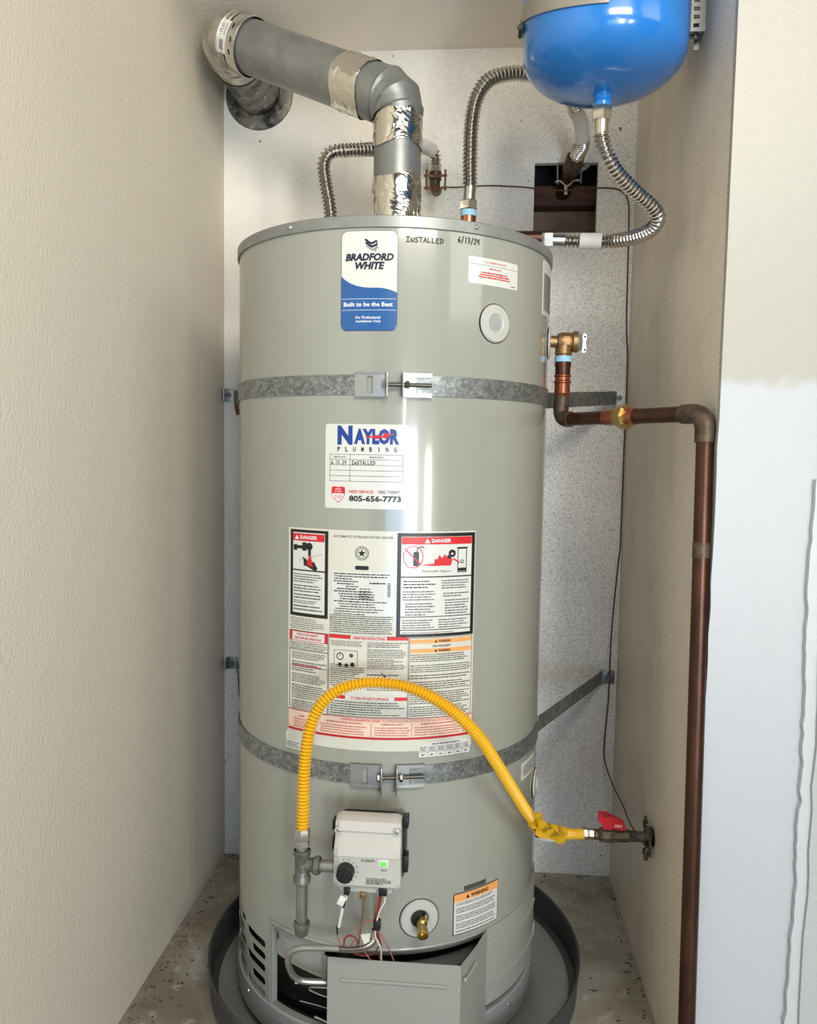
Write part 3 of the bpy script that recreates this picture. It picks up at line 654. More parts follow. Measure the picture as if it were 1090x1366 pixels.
sx1, sz1 = cp(483, 738); disc(blk, sx1, sz1, 0.0108, W1, 32, 0.0100); disc(blk, sx1, sz1, 0.0075, W1, 28, 0.0069)
for q in range(5):
    P = []
    for i in range(10):
        r_ = 0.0065 if i % 2 == 0 else 0.0026; an = PI/2 + i*PI/5; P.append((sx1+r_*math.cos(an), sz1+r_*math.sin(an)))
poly2(blk, P, W2)
for q in range(14):
    an = 2*PI*q/14; xx, zz = sx1+0.0088*math.cos(an), sz1+0.0088*math.sin(an)
    poly2(blk, [(xx-0.0007, zz-0.0006), (xx+0.0007, zz-0.0006), (xx+0.0007, zz+0.0006), (xx-0.0007, zz+0.0006)], W1)
px1, pz1 = cp(483, 757.5); blk.label(px1-0.0105, px1+0.0105, pz1-0.003, pz1+0.003, 0.002, W2)
panel(cp(443, 800)[0], cp(526, 800)[0], cp(485, 822)[1], cp(485, 763)[1], W1)
ky = 765
for q, (l0, l1) in enumerate(((446, 520), (446, 516), (446, 470), (446, 478), (450, 472), (462, 478), (450, 476), (446, 498), (452, 500), (454, 499), (454, 500), (446, 518), (452, 500), (454, 502), (448, 512), (446, 505), (446, 488))):
    zz = cp(485, ky)[1]; lines(blk if q < 12 else txt, cp(l0, 780)[0], cp(l1, 780)[0], zz-0.0030, zz, 1, W2, 0.62, 31+q, ragged=0.0, wl=(0.0015, 0.006)); ky += 3.35
lines(blk, cp(493, 780)[0], cp(515, 780)[0], cp(485, 779)[1], cp(485, 776.5)[1], 1, W2, 0.8, 63, ragged=0)
lines(txt, cp(480, 780)[0], cp(494, 780)[0], cp(485, 800)[1], cp(485, 784)[1], 5, W2, 0.4, 64, ragged=0)
bx, bz = cp(519, 787)
for q in range(13): rect(txt, bx-0.0025, bx+0.0025, bz-0.011+0.0017*q, bz-0.011+0.0017*q+0.0009, W2)
lines(txt, cp(440, 830)[0], cp(524, 830)[0], cp(485, 846)[1], cp(485, 821)[1], 9, W2, 0.45, 71, ragged=0.05)
# right danger panel
a, b, c, d = cp(530.5, 712)[0], cp(633.5, 712)[0], cp(582, 849)[1], cp(582, 711)[1]
rect(blk, a, b, c, d, W1); panel(a+0.006, b-0.006, c+0.005, d-0.0055, W2)
banner(a+0.0065, b-0.0065, d-0.0175, d-0.006, W3)
wt = MB(); tri(a+0.046, d-0.0118, 0.0070); tw(wt, 'DANGER', a+0.0685, d-0.0118, 0.031, 0.0058); part(wt, 'banner_word', M['pw'], big)
zt2 = cp(582, 770)[1]; rect(blk, a+0.005, b-0.005, zt2, zt2+0.0018, W3)
gx, gz = cp(552, 743)
disc(red, gx-0.001, gz, 0.0175, 0.0020, 36, 0.0160, sx=0.9); poly2(red, [(gx-0.013, gz+0.010), (gx-0.012, gz+0.012), (gx+0.011, gz-0.010), (gx+0.010, gz-0.012)], 0.0021)
rect(blk, gx-0.001, gx+0.008, gz-0.014, gz+0.008, W3); strokes(blk, [[[(0, 0), (.2, 1), (.9, 1.3), (1.2, .9)]]], gx+0.004, gz+0.007, 0.007, 0.010, 0, W3, 0.0016)
fx, fz = cp(588, 752)
poly2(red, [(fx-0.034, fz-0.002), (fx-0.012, fz-0.003), (fx-0.012, fz+0.001)], W3)
poly2(red, [(fx-0.012, fz-0.003), (fx+0.016, fz-0.003), (fx+0.019, fz+0.006), (fx+0.014, fz+0.013), (fx+0.010, fz+0.010), (fx+0.006, fz+0.015), (fx+0.002, fz+0.009), (fx-0.003, fz+0.014), (fx-0.006, fz+0.007), (fx-0.010, fz+0.008)], W3)
disc(blk, fx+0.018, fz+0.016, 0.006, 0.0020); rect(blk, fx+0.010, fx+0.016, fz+0.008, fz+0.013, 0.0020)
panel(fx+0.016, fx+0.020, fz+0.014, fz+0.017, 0.0022)
fx2, fz2 = cp(616, 746); frame(blk, fx2-0.008, fx2+0.008, fz2-0.020, fz2+0.018, 0.0012, W3); rect(blk, fx2-0.009, fx2+0.009, fz2+0.017, fz2+0.0195, W3); rect(blk, fx2-0.007, fx2+0.007, fz2-0.018, fz2-0.013, W3); disc(blk, fx2, fz2-0.003, 0.003, W3, 14, 0.0018)
poly2(red, [(fx2-0.016, fz2+0.001), (fx2-0.015, fz2+0.003), (fx2-0.004, fz2-0.004), (fx2-0.005, fz2-0.006)], W3)
text(txt, 'Flammable Vapors', cp(582, 763)[0], cp(582, 762)[1], 0.046, 0.0046, W3, 0, 0.0)
lines(blk, a+0.010, a+0.060, cp(582, 785)[1], cp(582, 773)[1], 3, W3, 0.45, 81)
for q, (ya, yb_, n) in enumerate(((787, 801, 4), (803, 821, 5))): lines(txt, a+0.009+0.004*q, a+0.060, cp(582, yb_)[1], cp(582, ya)[1], n, W3, 0.42, 84+q)
for q, (ya, yb_, n) in enumerate(((773, 786, 4), (790, 797, 2), (799, 820, 6))): lines(txt, a+0.070+0.003*q, b-0.010, cp(582, yb_)[1], cp(582, ya)[1], n, W3, 0.42, 88+q)
for yy in (822.5, 840): zz = cp(582, yy)[1]; rect(blk, a+0.005, b-0.005, zz, zz+0.0012, W3)
lines(txt, a+0.009, a+0.060, cp(582, 838)[1], cp(582, 825)[1], 4, W3, 0.42, 92); lines(txt, a+0.066, b-0.010, cp(582, 838)[1], cp(582, 825)[1], 4, W3, 0.42, 93)
lines(txt, a+0.009, b-0.010, cp(582, 846)[1], cp(582, 842)[1], 2, W3, 0.42, 94)
# lower panels
a, b = cp(387, 860)[0], cp(438, 860)[0]; d = cp(412, 842.5)[1]; c = cp(412, 950)[1]
frame(blk, a, b, c, d, 0.0009, W1); banner(a+0.001, b-0.001, d-0.0165, d-0.001, W1); panel(a+0.006, b-0.006, d-0.0155, d-0.002, W2)
text(red, 'FOR YOUR SAFETY', (a+b)/2, d-0.0056, 0.040, 0.0036, W3, 0, 0.02); text(red, 'READ BEFORE OPERATING', (a+b)/2, d-0.0115, 0.049, 0.0036, W3, 0, 0.02)
lines(txt, a+0.003, b-0.002, d-0.030, d-0.018, 4, W1, 0.42, 101); rect(blk, a, b, d-0.0315, d-0.0305, W1)
for q, (u, v, n) in enumerate(((0.034, 0.046, 4), (0.049, 0.066, 5), (0.069, 0.084, 5), (0.087, 0.110, 7), (0.112, 0.128, 5))): lines(txt, a+0.005, b-0.003, d-v, d-u, n, W1, 0.45, 103+q)
lines(red, a+0.006, b-0.010, d-0.0575, d-0.0545, 1, W2, 0.6, 109)
a, b = cp(439, 860)[0], cp(545, 860)[0]; d = cp(492, 848.5)[1]; c = cp(492, 957)[1]
frame(blk, a, b, c, d, 0.0007, W1); banner(a+0.0005, b-0.0005, d-0.0060, d-0.0004, W1); panel(cp(468, 860)[0], cp(516, 860)[0], d-0.0072, d-0.0002, W2)
text(red, 'OPERATING INSTRUCTIONS', cp(492, 860)[0], d-0.0036, 0.050, 0.0044, W3, 0, 0.03)
lines(txt, a+0.004, a+0.055, d-0.018, d-0.009, 4, W1, 0.42, 111)
# control drawing
vx, vz = cp(454, 875); disc(blk, vx, vz, 0.0060, W1, 24, 0.0046); rect(blk, vx-0.0004, vx+0.0004, vz, vz+0.005, W1); frame(txt, vx-0.010, vx+0.028, vz-0.014, vz+0.010, 0.0007, W1)
disc(txt, vx+0.018, vz+0.002, 0.0032, W1); disc(blk, vx, vz-0.013, 0.0030, W2); disc(blk, vx+0.020, vz-0.012, 0.0035, W2); rect(blk, vx+0.008, vx+0.013, vz-0.016, vz-0.011, W2)
for q, (u, v, n) in enumerate(((0.009, 0.018, 3), (0.020, 0.034, 5), (0.035, 0.052, 6))): lines(txt, a+0.062, b-0.003, d-v, d-u, n, W1, 0.45, 113+q)
lines(txt, a+0.003, a+0.058, d-0.082, d-0.046, 11, W1, 0.45, 117); lines(txt, a+0.062, b-0.003, d-0.080, d-0.057, 3, W1, 0.25, 118)
ax1, az1 = cp(513, 902); poly2(blk, [(ax1-0.006, az1+0.004), (ax1-0.005, az1+0.0052), (ax1+0.006, az1-0.004), (ax1+0.004, az1-0.0055)], W1); lines(txt, cp(490, 900)[0], cp(505, 900)[0], az1+0.001, az1+0.003, 1, W1, 0.5, 119)
lines(txt, a+0.062, b-0.003, d-0.086, d-0.076, 3, W1, 0.45, 120)
d2 = cp(492, 929.5)[1]; banner(a+0.0005, b-0.0005, d2-0.0055, d2, W1); panel(a+0.028, cp(526, 930)[0], d2-0.0062, d2+0.0004, W2)
text(red, 'TO TURN OFF GAS TO APPLIANCE', (a+0.028+cp(526, 930)[0])/2, d2-0.0028, 0.060, 0.0040, W3, 0, 0.03)
lines(txt, a+0.003, b-0.003, c+0.002, d2-0.008, 6, W1, 0.45, 121)
a, b = cp(546, 860)[0], cp(629, 860)[0]; d = cp(588, 849.5)[1]; c = cp(588, 956)[1]
frame(blk, a, b, c, d, 0.0007, W1)
for yy in (852, 864.5):
    zz = cp(588, yy)[1]; rect(org, a+0.001, b-0.001, zz-0.0062, zz+0.0002, W1); text(blk, 'WARNING', (a+b)/2+0.004, zz-0.003, 0.020, 0.0040, W2, 0, 0.03); poly2(blk, [((a+b)/2-0.0125, zz-0.005), ((a+b)/2-0.0075, zz-0.005), ((a+b)/2-0.010, zz-0.0008)], W2)
text(blk, 'FOR YOUR SAFETY', (a+b)/2, cp(588, 861)[1], 0.030, 0.0030, W2, 0, 0.02)
for q, (ya, yb_, n) in enumerate(((871, 882, 4), (885, 896, 4), (898, 905, 2), (907, 919, 4), (921, 938, 6), (940, 954, 5))): lines(txt, a+0.002, b-0.002, cp(588, yb_)[1], cp(588, ya)[1], n, W1, 0.45, 131+q, ragged=0.15)
# diagnostic table along the foot
a, b = cp(385.5, 965)[0], cp(629, 965)[0]; d = cp(500, 958.5)[1]; c = cp(500, 985.5)[1]
blush = MB(); rect(blush, a, b, c+0.003, d-0.001, W1); frame(red, a, b, c, d+0.0006, 0.0007, W2); banner(a, b, c-0.0012, c+0.0022, W2)
text(red, 'CONTROL DIAGNOSTIC CODES', cm, d-0.0036, 0.062, 0.0038, W2, 0, 0.02)
pro = MB(); lines(pro, cm+0.034, b-0.003, d-0.006, d-0.001, 2, W2, 0.5, 141, ragged=0)
for u, v in ((0.012, 0.045), (0.062, 0.142), (0.150, 0.205), (0.212, 0.290)):
    lines(pro, a+u+0.010, a+v-0.012, d-0.0105, d-0.0075, 1, W2, 0.8, 142, ragged=0); lines(pro, a+u, min(a+v, b-0.006), c+0.004, d-0.0125, 4, W2, 0.45, 143+int(u*1000), ragged=0.2)
    rect(pro, a+v+0.002, a+v+0.003, c+0.003, d-0.007, W2)
lines(txt, wrap_s(-30), wrap_s(-24.6), -0.4805, -0.471, 3, W1, 0.4, 150)
part(blush, 'blush_table', M['ppk'], big); part(blk, 'black_print', M['pk'], big); part(red, 'red_print', M['pr'], big)
part(txt, 'small_print', M['pg'], big); part(org, 'orange_banners', M['po'], big); part(pro, 'pink_print', M['pro'], big)
# ---- small table tag below it
x0, x1, z0, z1 = wrap_s(15.6), wrap_s(33.6), -0.4805, -0.4575
tg = part(MB().label(x0, x1, z0, z1, 0.0015, W0+0.0001), 'rating_tag', M['pwhite'], wh, 'small white tag ruled into boxes')
k = MB(); lines(k, x0+0.022, x1-0.020, z1-0.003, z1-0.0006, 1, W1, 0.8, 151, ragged=0); frame(k, x0, x1, z0, z0+0.009, 0.0004, W1)
for i in range(1, 6): rect(k, x0+(x1-x0)*i/6, x0+(x1-x0)*i/6+0.0004, z0, z1-0.005, W1)
for i in range(6): xx = x0+(x1-x0)*(i+.5)/6; lines(k, xx-0.005, xx+0.005, z1-0.013, z1-0.005, 3, W1, 0.5, 152+i, ragged=0); lines(k, xx-0.0025, xx+0.0025, z0+0.003, z0+0.006, 1, W1, 0.8, 162+i, ragged=0, wl=(0.002, 0.004))
part(k, 'tag_print', M['pg'], tg)
# ---- orange-headed warning label, low right
x0, x1, z0, z1 = wrap_s(28.7), wrap_s(47.7), -0.7830, -0.7130
wn = part(MB().label(x0, x1, z0, z1, 0.002, W0), 'warning_label', M['pk'], wh, 'white warning label with orange header and black border')
part(MB().label(x0+0.0014, x1-0.0014, z0+0.0014, z1-0.0014, 0.0015, W1), 'label_face', M['pwhite'], wn)
k = MB(); rect(k, x0+0.0014, x1-0.0014, z1-0.014, z1-0.0014, W2); part(k, 'orange_header', M['po'], wn)
k = MB(); text(k, 'WARNING', (x0+x1)/2+0.004, z1-0.0078, 0.036, 0.0066, W3, 0, 0.03); poly2(k, [((x0+x1)/2-0.0235, z1-0.011), ((x0+x1)/2-0.0165, z1-0.011), ((x0+x1)/2-0.020, z1-0.0045)], W3)
part(k, 'header_word', M['pk'], wn)
k = MB()
for q, (u, v, n) in enumerate(((0.016, 0.021, 2), (0.024, 0.034, 3), (0.037, 0.047, 3), (0.050, 0.060, 3), (0.062, 0.066, 1))): lines(k, x0+0.005, x1-0.006, z1-v, z1-u, n, W2, 0.42, 171+q, ragged=0.25)
part(k, 'small_print', M['pg'], wn)
part(MB().label(cp(619, 1186)[0], cp(648, 1181)[0], z1+0.0015, z1+0.0095, 0.0008, W0), 'grey_tag', M['pg'], wh, 'narrow grey tag above the warning label')
# ---- two edge-on labels at the right
x0, x1 = wrap_s(68), wrap_s(84); lb = part(MB().label(x0, x1, 0.232, 0.322, 0.002, W0), 'barcode_label', M['pwhite'], wh, 'white barcode label seen edge-on')
k = MB(); 
for i in range(26): rect(k, x0+0.006, x1-0.006, 0.240+0.0024*i, 0.240+0.0024*i+0.0012, W1)
part(k, 'bars', M['pg'], lb)
x0, x1 = wrap_s(61), wrap_s(75); lb = part(MB().label(x0, x1, -0.566, -0.535, 0.002, W0), 'side_label', M['pwhite'], wh, 'small white label below the lower strap')
k = MB(); lines(k, x0+0.006, x1-0.010, -0.560, -0.541, 5, W1, 0.45, 181); part(k, 'small_print', M['pg'], lb)

# ------------------------------------------------------------------ gas control on the heater
gc = thing('gas_control_valve', 'light grey gas control box with black dial and green light on heater front', 'gas valve', (0.009, -0.30, -0.645))
YC = -0.375
def fpt(x, y, dy=0.0): return at(x, y, YC+dy)
cx0, cx1 = at(445, 1140, YC).x, at(535, 1140, YC).x; cz1, cz0 = at(490, 1095, YC).z, at(490, 1190, YC).z
cw = cx1-cx0; chh = cz1-cz0; ccx = (cx0+cx1)/2
prof = [(-0.345, cz0+0.006), (-0.372, cz0+0.004), (-0.3775, cz0+0.010), (-0.3790, cz0+0.016), (-0.3795, cz0+0.050), (-0.3820, cz0+0.056), (-0.3800, cz0+0.066), (-0.3720, cz0+0.074), (-0.3710, cz0+0.086), (-0.3740, cz0+0.090), (-0.3700, cz1-0.004), (-0.3600, cz1), (-0.345, cz1-0.001)]
k = MB(); nx = 14; ringsx = []
for i in range(nx+1):
    t_ = i/nx*2-1; u = math.copysign(min(1, abs(t_)), t_); e_ = (max(0, abs(u)-0.88)/0.12)**2
    r_ = []
    for (yy, zz) in prof:
        sh = 1-0.05*e_; r_.append(Vector((ccx+u*cw/2*(1-0.03*(zz-cz0)/chh), -0.345+(yy+0.345)*(1-0.12*e_), cz0+chh/2+(zz-cz0-chh/2)*sh)))
    ringsx.append(r_)
k.rings(ringsx)
hs = part(k, 'housing', M['ctrl'], gc, angle=28)
zk_ = at(490, 1088, -0.305).z
part(MB().box((ccx+0.001, -0.317, (cz0+zk_)/2+0.004), (cw+0.002, 0.066, zk_-cz0-0.004), bev=0.006), 'backplate', M['black'], gc, 'black backing plate')
for (xx, zz, hh) in ((cx1+0.0045, at(539, 1107, YC).z, 0.016), (cx1+0.0045, at(539, 1163, YC).z, 0.025), (cx0-0.002, at(444, 1110, YC).z, 0.014), (cx0-0.002, at(444, 1135, YC).z, 0.018)):
    part(MB().box((xx, -0.345, zz), (0.008, 0.020, hh), bev=0.0012), 'side_clip', M['black'], gc)
for (px_, py_) in ((452, 1106), (529.5, 1109)):
    p = fpt(px_, py_, 0.003); k = MB(); k.lathe([(0.0052, -0.006), (0.0052, 0.004), (0.0036, 0.0045), (0.0034, 0.002), (0, 0.002)], p, (0, -1, 0), 20); part(k, 'screw_boss', M['ctrl'], hs)
    part(MB().lathe([(0.0026, 0.001), (0.0026, 0.0035), (0.001, 0.004), (0.0008, 0.003), (0, 0.003)], p, (0, -1, 0), 12), 'screw', M['zinc'], hs)
yd = -0.3795
dp = at(461.5, 1161.5, yd)
k = MB(); k.lathe([(0.0130, 0), (0.0130, 0.004), (0.0120, 0.007), (0.0122, 0.014), (0.0110, 0.0155), (0.0, 0.0155)], dp, (0, -1, 0), 36)
k.box(dp+Vector((0, -0.0165, 0)), (0.004, 0.003, 0.020), Matrix.Rotation(0.5, 3, 'Y'), bev=0.001); part(k, 'temperature_dial', M['black'], gc, 'round black temperature dial')
flat = lambda x, z, w: Vector((x, yd-w, z))
k = MB()
for i in range(9):
    an = math.radians(-60+i*26-20); r0, r1 = 0.0150, 0.0185; p0 = (dp.x+r0*math.cos(an), dp.z+r0*math.sin(an)); p1 = (dp.x+r1*math.cos(an), dp.z+r1*math.sin(an)); nx_, nz_ = -math.sin(an)*0.0003, math.cos(an)*0.0003
    k.add([flat(p0[0]-nx_, p0[1]-nz_, W1), flat(p1[0]-nx_, p1[1]-nz_, W1), flat(p1[0]+nx_, p1[1]+nz_, W1), flat(p0[0]+nx_, p0[1]+nz_, W1)], [(0, 1, 2, 3)])
q1 = at(490, 1147, yd); lines(k, q1.x-0.009, q1.x+0.011, q1.z-0.003, q1.z+0.002, 2, W1, 0.55, 191, mapper=flat, ragged=0)
q1 = at(512, 1161, yd); lines(k, q1.x-0.004, q1.x+0.004, q1.z-0.001, q1.z+0.001, 1, W1, 0.7, 192, mapper=flat, ragged=0)
q1 = at(505, 1176, yd); lines(k, q1.x-0.018, q1.x+0.018, q1.z-0.005, q1.z+0.005, 4, W1, 0.45, 193, mapper=flat, ragged=0.4)
part(k, 'dial_marks', M['pg'], gc)
q1 = at(511.5, 1151.5, yd); k = MB(); k.box(q1, (0.0155, 0.003, 0.0135), bev=0.001); part(k, 'lamp_bezel', M['pwhite'], gc)
part(MB().box(q1+Vector((0, -0.002, -0.0005)), (0.0085, 0.002, 0.0065), bev=0.0008), 'indicator_light', M['green'], gc, 'lit green indicator')
# plugs and leads under the box
for (xx, yy, ww, hh) in ((463, 1187.5, 0.0085, 0.010), (511, 1188, 0.0120, 0.013)):
    p = at(xx, yy, YC+0.004); part(MB().box(p, (ww, 0.010, hh), bev=0.0015), 'plug', M['black'], gc)
p = at(484, 1193, YC+0.012); part(MB().box(p, (0.009, 0.009, 0.010), bev=0.001), 'thermopile_nut', M['bronze'], gc)
lower = MB(); lower.box((ccx-0.002, -0.340, cz0+0.000), (cw*0.80, 0.050, 0.016), bev=0.004); part(lower, 'outlet_block', M['ctrl'], gc)

# ---- burner leads: wires and the aluminium burner tube
wg = thing('burner_wiring', 'red, white and black wires hanging below the gas control box', 'wiring', tuple(at(500, 1290, -0.33)))
def wiring(pp, m, r_=0.0009, name='wire', lbl=None): return part(sm(MB(), [at(*q) for q in pp], r_, 8, 0.004), name, m, wg, lbl)
wiring([(509, 1194, -.372), (506, 1210, -.366), (503, 1228, -.360), (504, 1245, -.350), (508, 1262, -.335), (506, 1282, -.300)], M['wred'], 0.0016, lbl='dark red wire')
wiring([(506, 1194, -.372), (504, 1212, -.366), (501, 1230, -.362)], M['wred'], 0.0012)
wiring([(514, 1194, -.372), (513, 1204, -.370), (508, 1212, -.368), (505, 1220, -.364), (502, 1232, -.362)], M['wwhite'], 0.0012, lbl='white wire')
wiring([(501, 1240, -.360), (501, 1250, -.352), (505, 1258, -.345), (508, 1266, -.34), (509, 1284, -.300)], M['wwhite'], 0.0012)
wiring([(503, 1240, -.358), (510, 1250, -.350), (518, 1264, -.340), (527, 1285, -.300)], M['wpink'], 0.0010, lbl='faded red wire')
wiring([(501, 1230, -.362), (490, 1228, -.360), (482, 1234, -.355), (477, 1246, -.348), (468, 1262, -.335)], M['wpink'], 0.0009)
wiring([(450, 1246, -.350), (451, 1252, -.345), (455, 1262, -.335)], M['wpink'], 0.0009)
wiring([(506, 1262, -.335), (500, 1270, -.325), (488, 1275, -.315), (472, 1272, -.31)], M['wred'], 0.0012)
wiring([(459, 1262, -.335), (460, 1252, -.340), (467, 1248, -.342), (475, 1252, -.340), (478, 1262, -.334)], M['wred'], 0.0014)
wiring([(486, 1268, -.335), (491, 1276, -.325), (496, 1283, -.300)], M['wpink'], 0.0010)
wiring([(464, 1192, -.372), (460, 1205, -.368), (455, 1222, -.362), (450, 1236, -.356), (450, 1246, -.350)], M['black'], 0.0013, lbl='black lead')
wiring([(461, 1194, -.373), (463, 1198, -.373), (458, 1204, -.372)], M['wwhite'], 0.0011)
wiring([(457, 1212, -.368), (455, 1222, -.365), (452, 1236, -.360)], M['sleeve'], 0.0024, 'clear_sleeve')
p = at(456, 1201, -.370); part(MB().box(p, (0.0105, 0.005, 0.015), Matrix.Rotation(0.45, 3, 'Y'), bev=0.0012), 'white_connector', M['wwhite'], wg)
wiring([(485, 1196, -.362), (484, 1215, -.360), (482, 1232, -.355), (480, 1248, -.345), (478, 1262, -.325)], M['bronze'], 0.0010)
p = at(503, 1233, -.360); part(MB().box(p, (0.011, 0.010, 0.016), bev=0.002), 'cable_clip', M['black'], wg)
p0, p1 = at(481, 1247, -.345), at(494, 1245, -.345); k = MB(); a_ = at(486, 1260, -.343); b_ = at(493, 1256, -.343)
k.add([p0, p1, b_, a_, p0+Vector((0, .001, 0)), p1+Vector((0, .001, 0)), b_+Vector((0, .001, 0)), a_+Vector((0, .001, 0))], [(0, 1, 2, 3), (7, 6, 5, 4), (0, 3, 7, 4), (1, 0, 4, 5), (2, 1, 5, 6), (3, 2, 6, 7)]); part(k, 'paper_flag', M['wwhite'], wg, 'small white paper flag')

bt = thing('burner_tube', 'bent silver burner feed tube with a ribbed flexible end below the gas control', 'gas tube', tuple(at(440, 1320, -0.29)))
P = [at(500, 1190, -.350), at(501, 1215, -.352), at(501, 1240, -.346), at(499, 1252, -.342), at(490, 1262, -.338), at(474, 1266, -.335), at(452, 1265.5, -.333)]
part(corr(MB(), P[2:], 0.0056, 0.0034, 0.0014, 14), 'ribbed_section', M['ss'], bt)
part(MB().tube([P[0], P[1], P[2]], 0.0034, 12), 'upper_tube', M['ssn'], bt)
part(sm(MB(), [at(453, 1265.5, -.333), at(425, 1264.5, -.331), at(402, 1265, -.330), at(388, 1270, -.327), at(384, 1281, -.322), at(387, 1294, -.312), at(394, 1304, -.304), at(406, 1309, -.298), at(440, 1310.5, -.288)], 0.0048, 16, 0.004), 'smooth_section', M['zinc'], bt)

# ------------------------------------------------------------------ detached access panel
ap = thing('access_panel', 'bent grey access panel pulled off the heater base, ribbed, hanging open in front', 'access panel', tuple(at(526, 1366, -0.31)))
PT, PB = -0.7895, -0.9500
A0 = at(437, 1276, -.31); A1 = at(615, 1291, -.31)
th0 = 41.3
plan = [(A0.x, -0.310), (A0.x+(A1.x-A0.x)*.33, -0.3115), (A0.x+(A1.x-A0.x)*.66, -0.3110), (A1.x, -0.310)]
plan2 = []
rr = R+0.0035
for i in range(0, 21):
    dgr = 42.5+i*(97-42.5)/20; plan2.append((rr*math.sin(math.radians(dgr)), -rr*math.cos(math.radians(dgr))))
def ribbon(mb, P, zt_, zb_, th=0.0012):
    n = len(P); V2 = [Vector((x, y, 0)) for x, y in P]; N2 = []
    for i in range(n):
        t_ = (V2[min(n-1, i+1)]-V2[max(0, i-1)]).normalized(); N2.append(Vector((-t_.y, t_.x, 0)))
    vs = []
    for i in range(n):
        zt1_ = zt_(i/(n-1)) if callable(zt_) else zt_; zb1_ = zb_(i/(n-1)) if callable(zb_) else zb_
        for o_ in (0, th): q = V2[i]+N2[i]*o_; vs += [(q.x, q.y, zb1_), (q.x, q.y, zt1_)]
    fs = []
    for i in range(n-1):
        a = 4*i; b = 4*i+4; fs += [(a, b, b+1, a+1), (a+2, a+3, b+3, b+2), (a+1, b+1, b+3, a+3), (a, a+2, b+2, b)]
    fs += [(0, 1, 3, 2), (4*n-4, 4*n-2, 4*n-1, 4*n-3)]
    return mb.add(vs, fs)
part(ribbon(MB(), plan, PT, ZF+0.010), 'flat_panel', M['jacket2'], ap, 'flat front face')
part(ribbon(MB(), [plan[-1], (A1.x+0.012, -0.285), (A1.x+0.026, -0.254), plan2[0]], PT, lambda t_: ZF+0.010+0.03*t_), 'folded_wing', M['jacket2'], ap, 'creased wing angled back to the tank')
part(ribbon(MB(), plan2, lambda t_: PT+0.0015*t_, lambda t_: -0.9240+0.004*t_), 'curved_panel', M['jacket2'], ap, 'curved part still wrapping the tank')
def rib(P, r_=0.0028): return part(sm(MB(), P, r_, 10, 0.006), 'pressed_rib', M['jacket2'], ap)
rib([at(455, 1307, -.3112), at(526, 1311.5, -.3122), at(596, 1317, -.3112)])
for a0_, a1_, zz in ((45, 80, -0.8240), (45, 80, -0.8850)):
    rib([(( rr+0.0008)*math.sin(math.radians(a0_+(a1_-a0_)*i/8)), -(rr+0.0008)*math.cos(math.radians(a0_+(a1_-a0_)*i/8)), zz) for i in range(9)], 0.0022)
for (u, v) in ((621, 1307), (612, 1321)):
    p = at(u, v, -.309); part(MB().lathe([(0, 0.003), (0.0025, 0.002), (0.0035, 0)], p, (0.3, -1, 0), 10), 'rib_end', M['jacket2'], ap)
rib([at(622, 1306, -.300), at(636, 1284, -.272)], 0.0015)
part(MB().box(at(711, 1236, -.02) + Vector((-0.001, 0, 0)), (0.006, 0.02, 0.024), bev=0.002), 'corner_lug', M['jacket2'], ap)

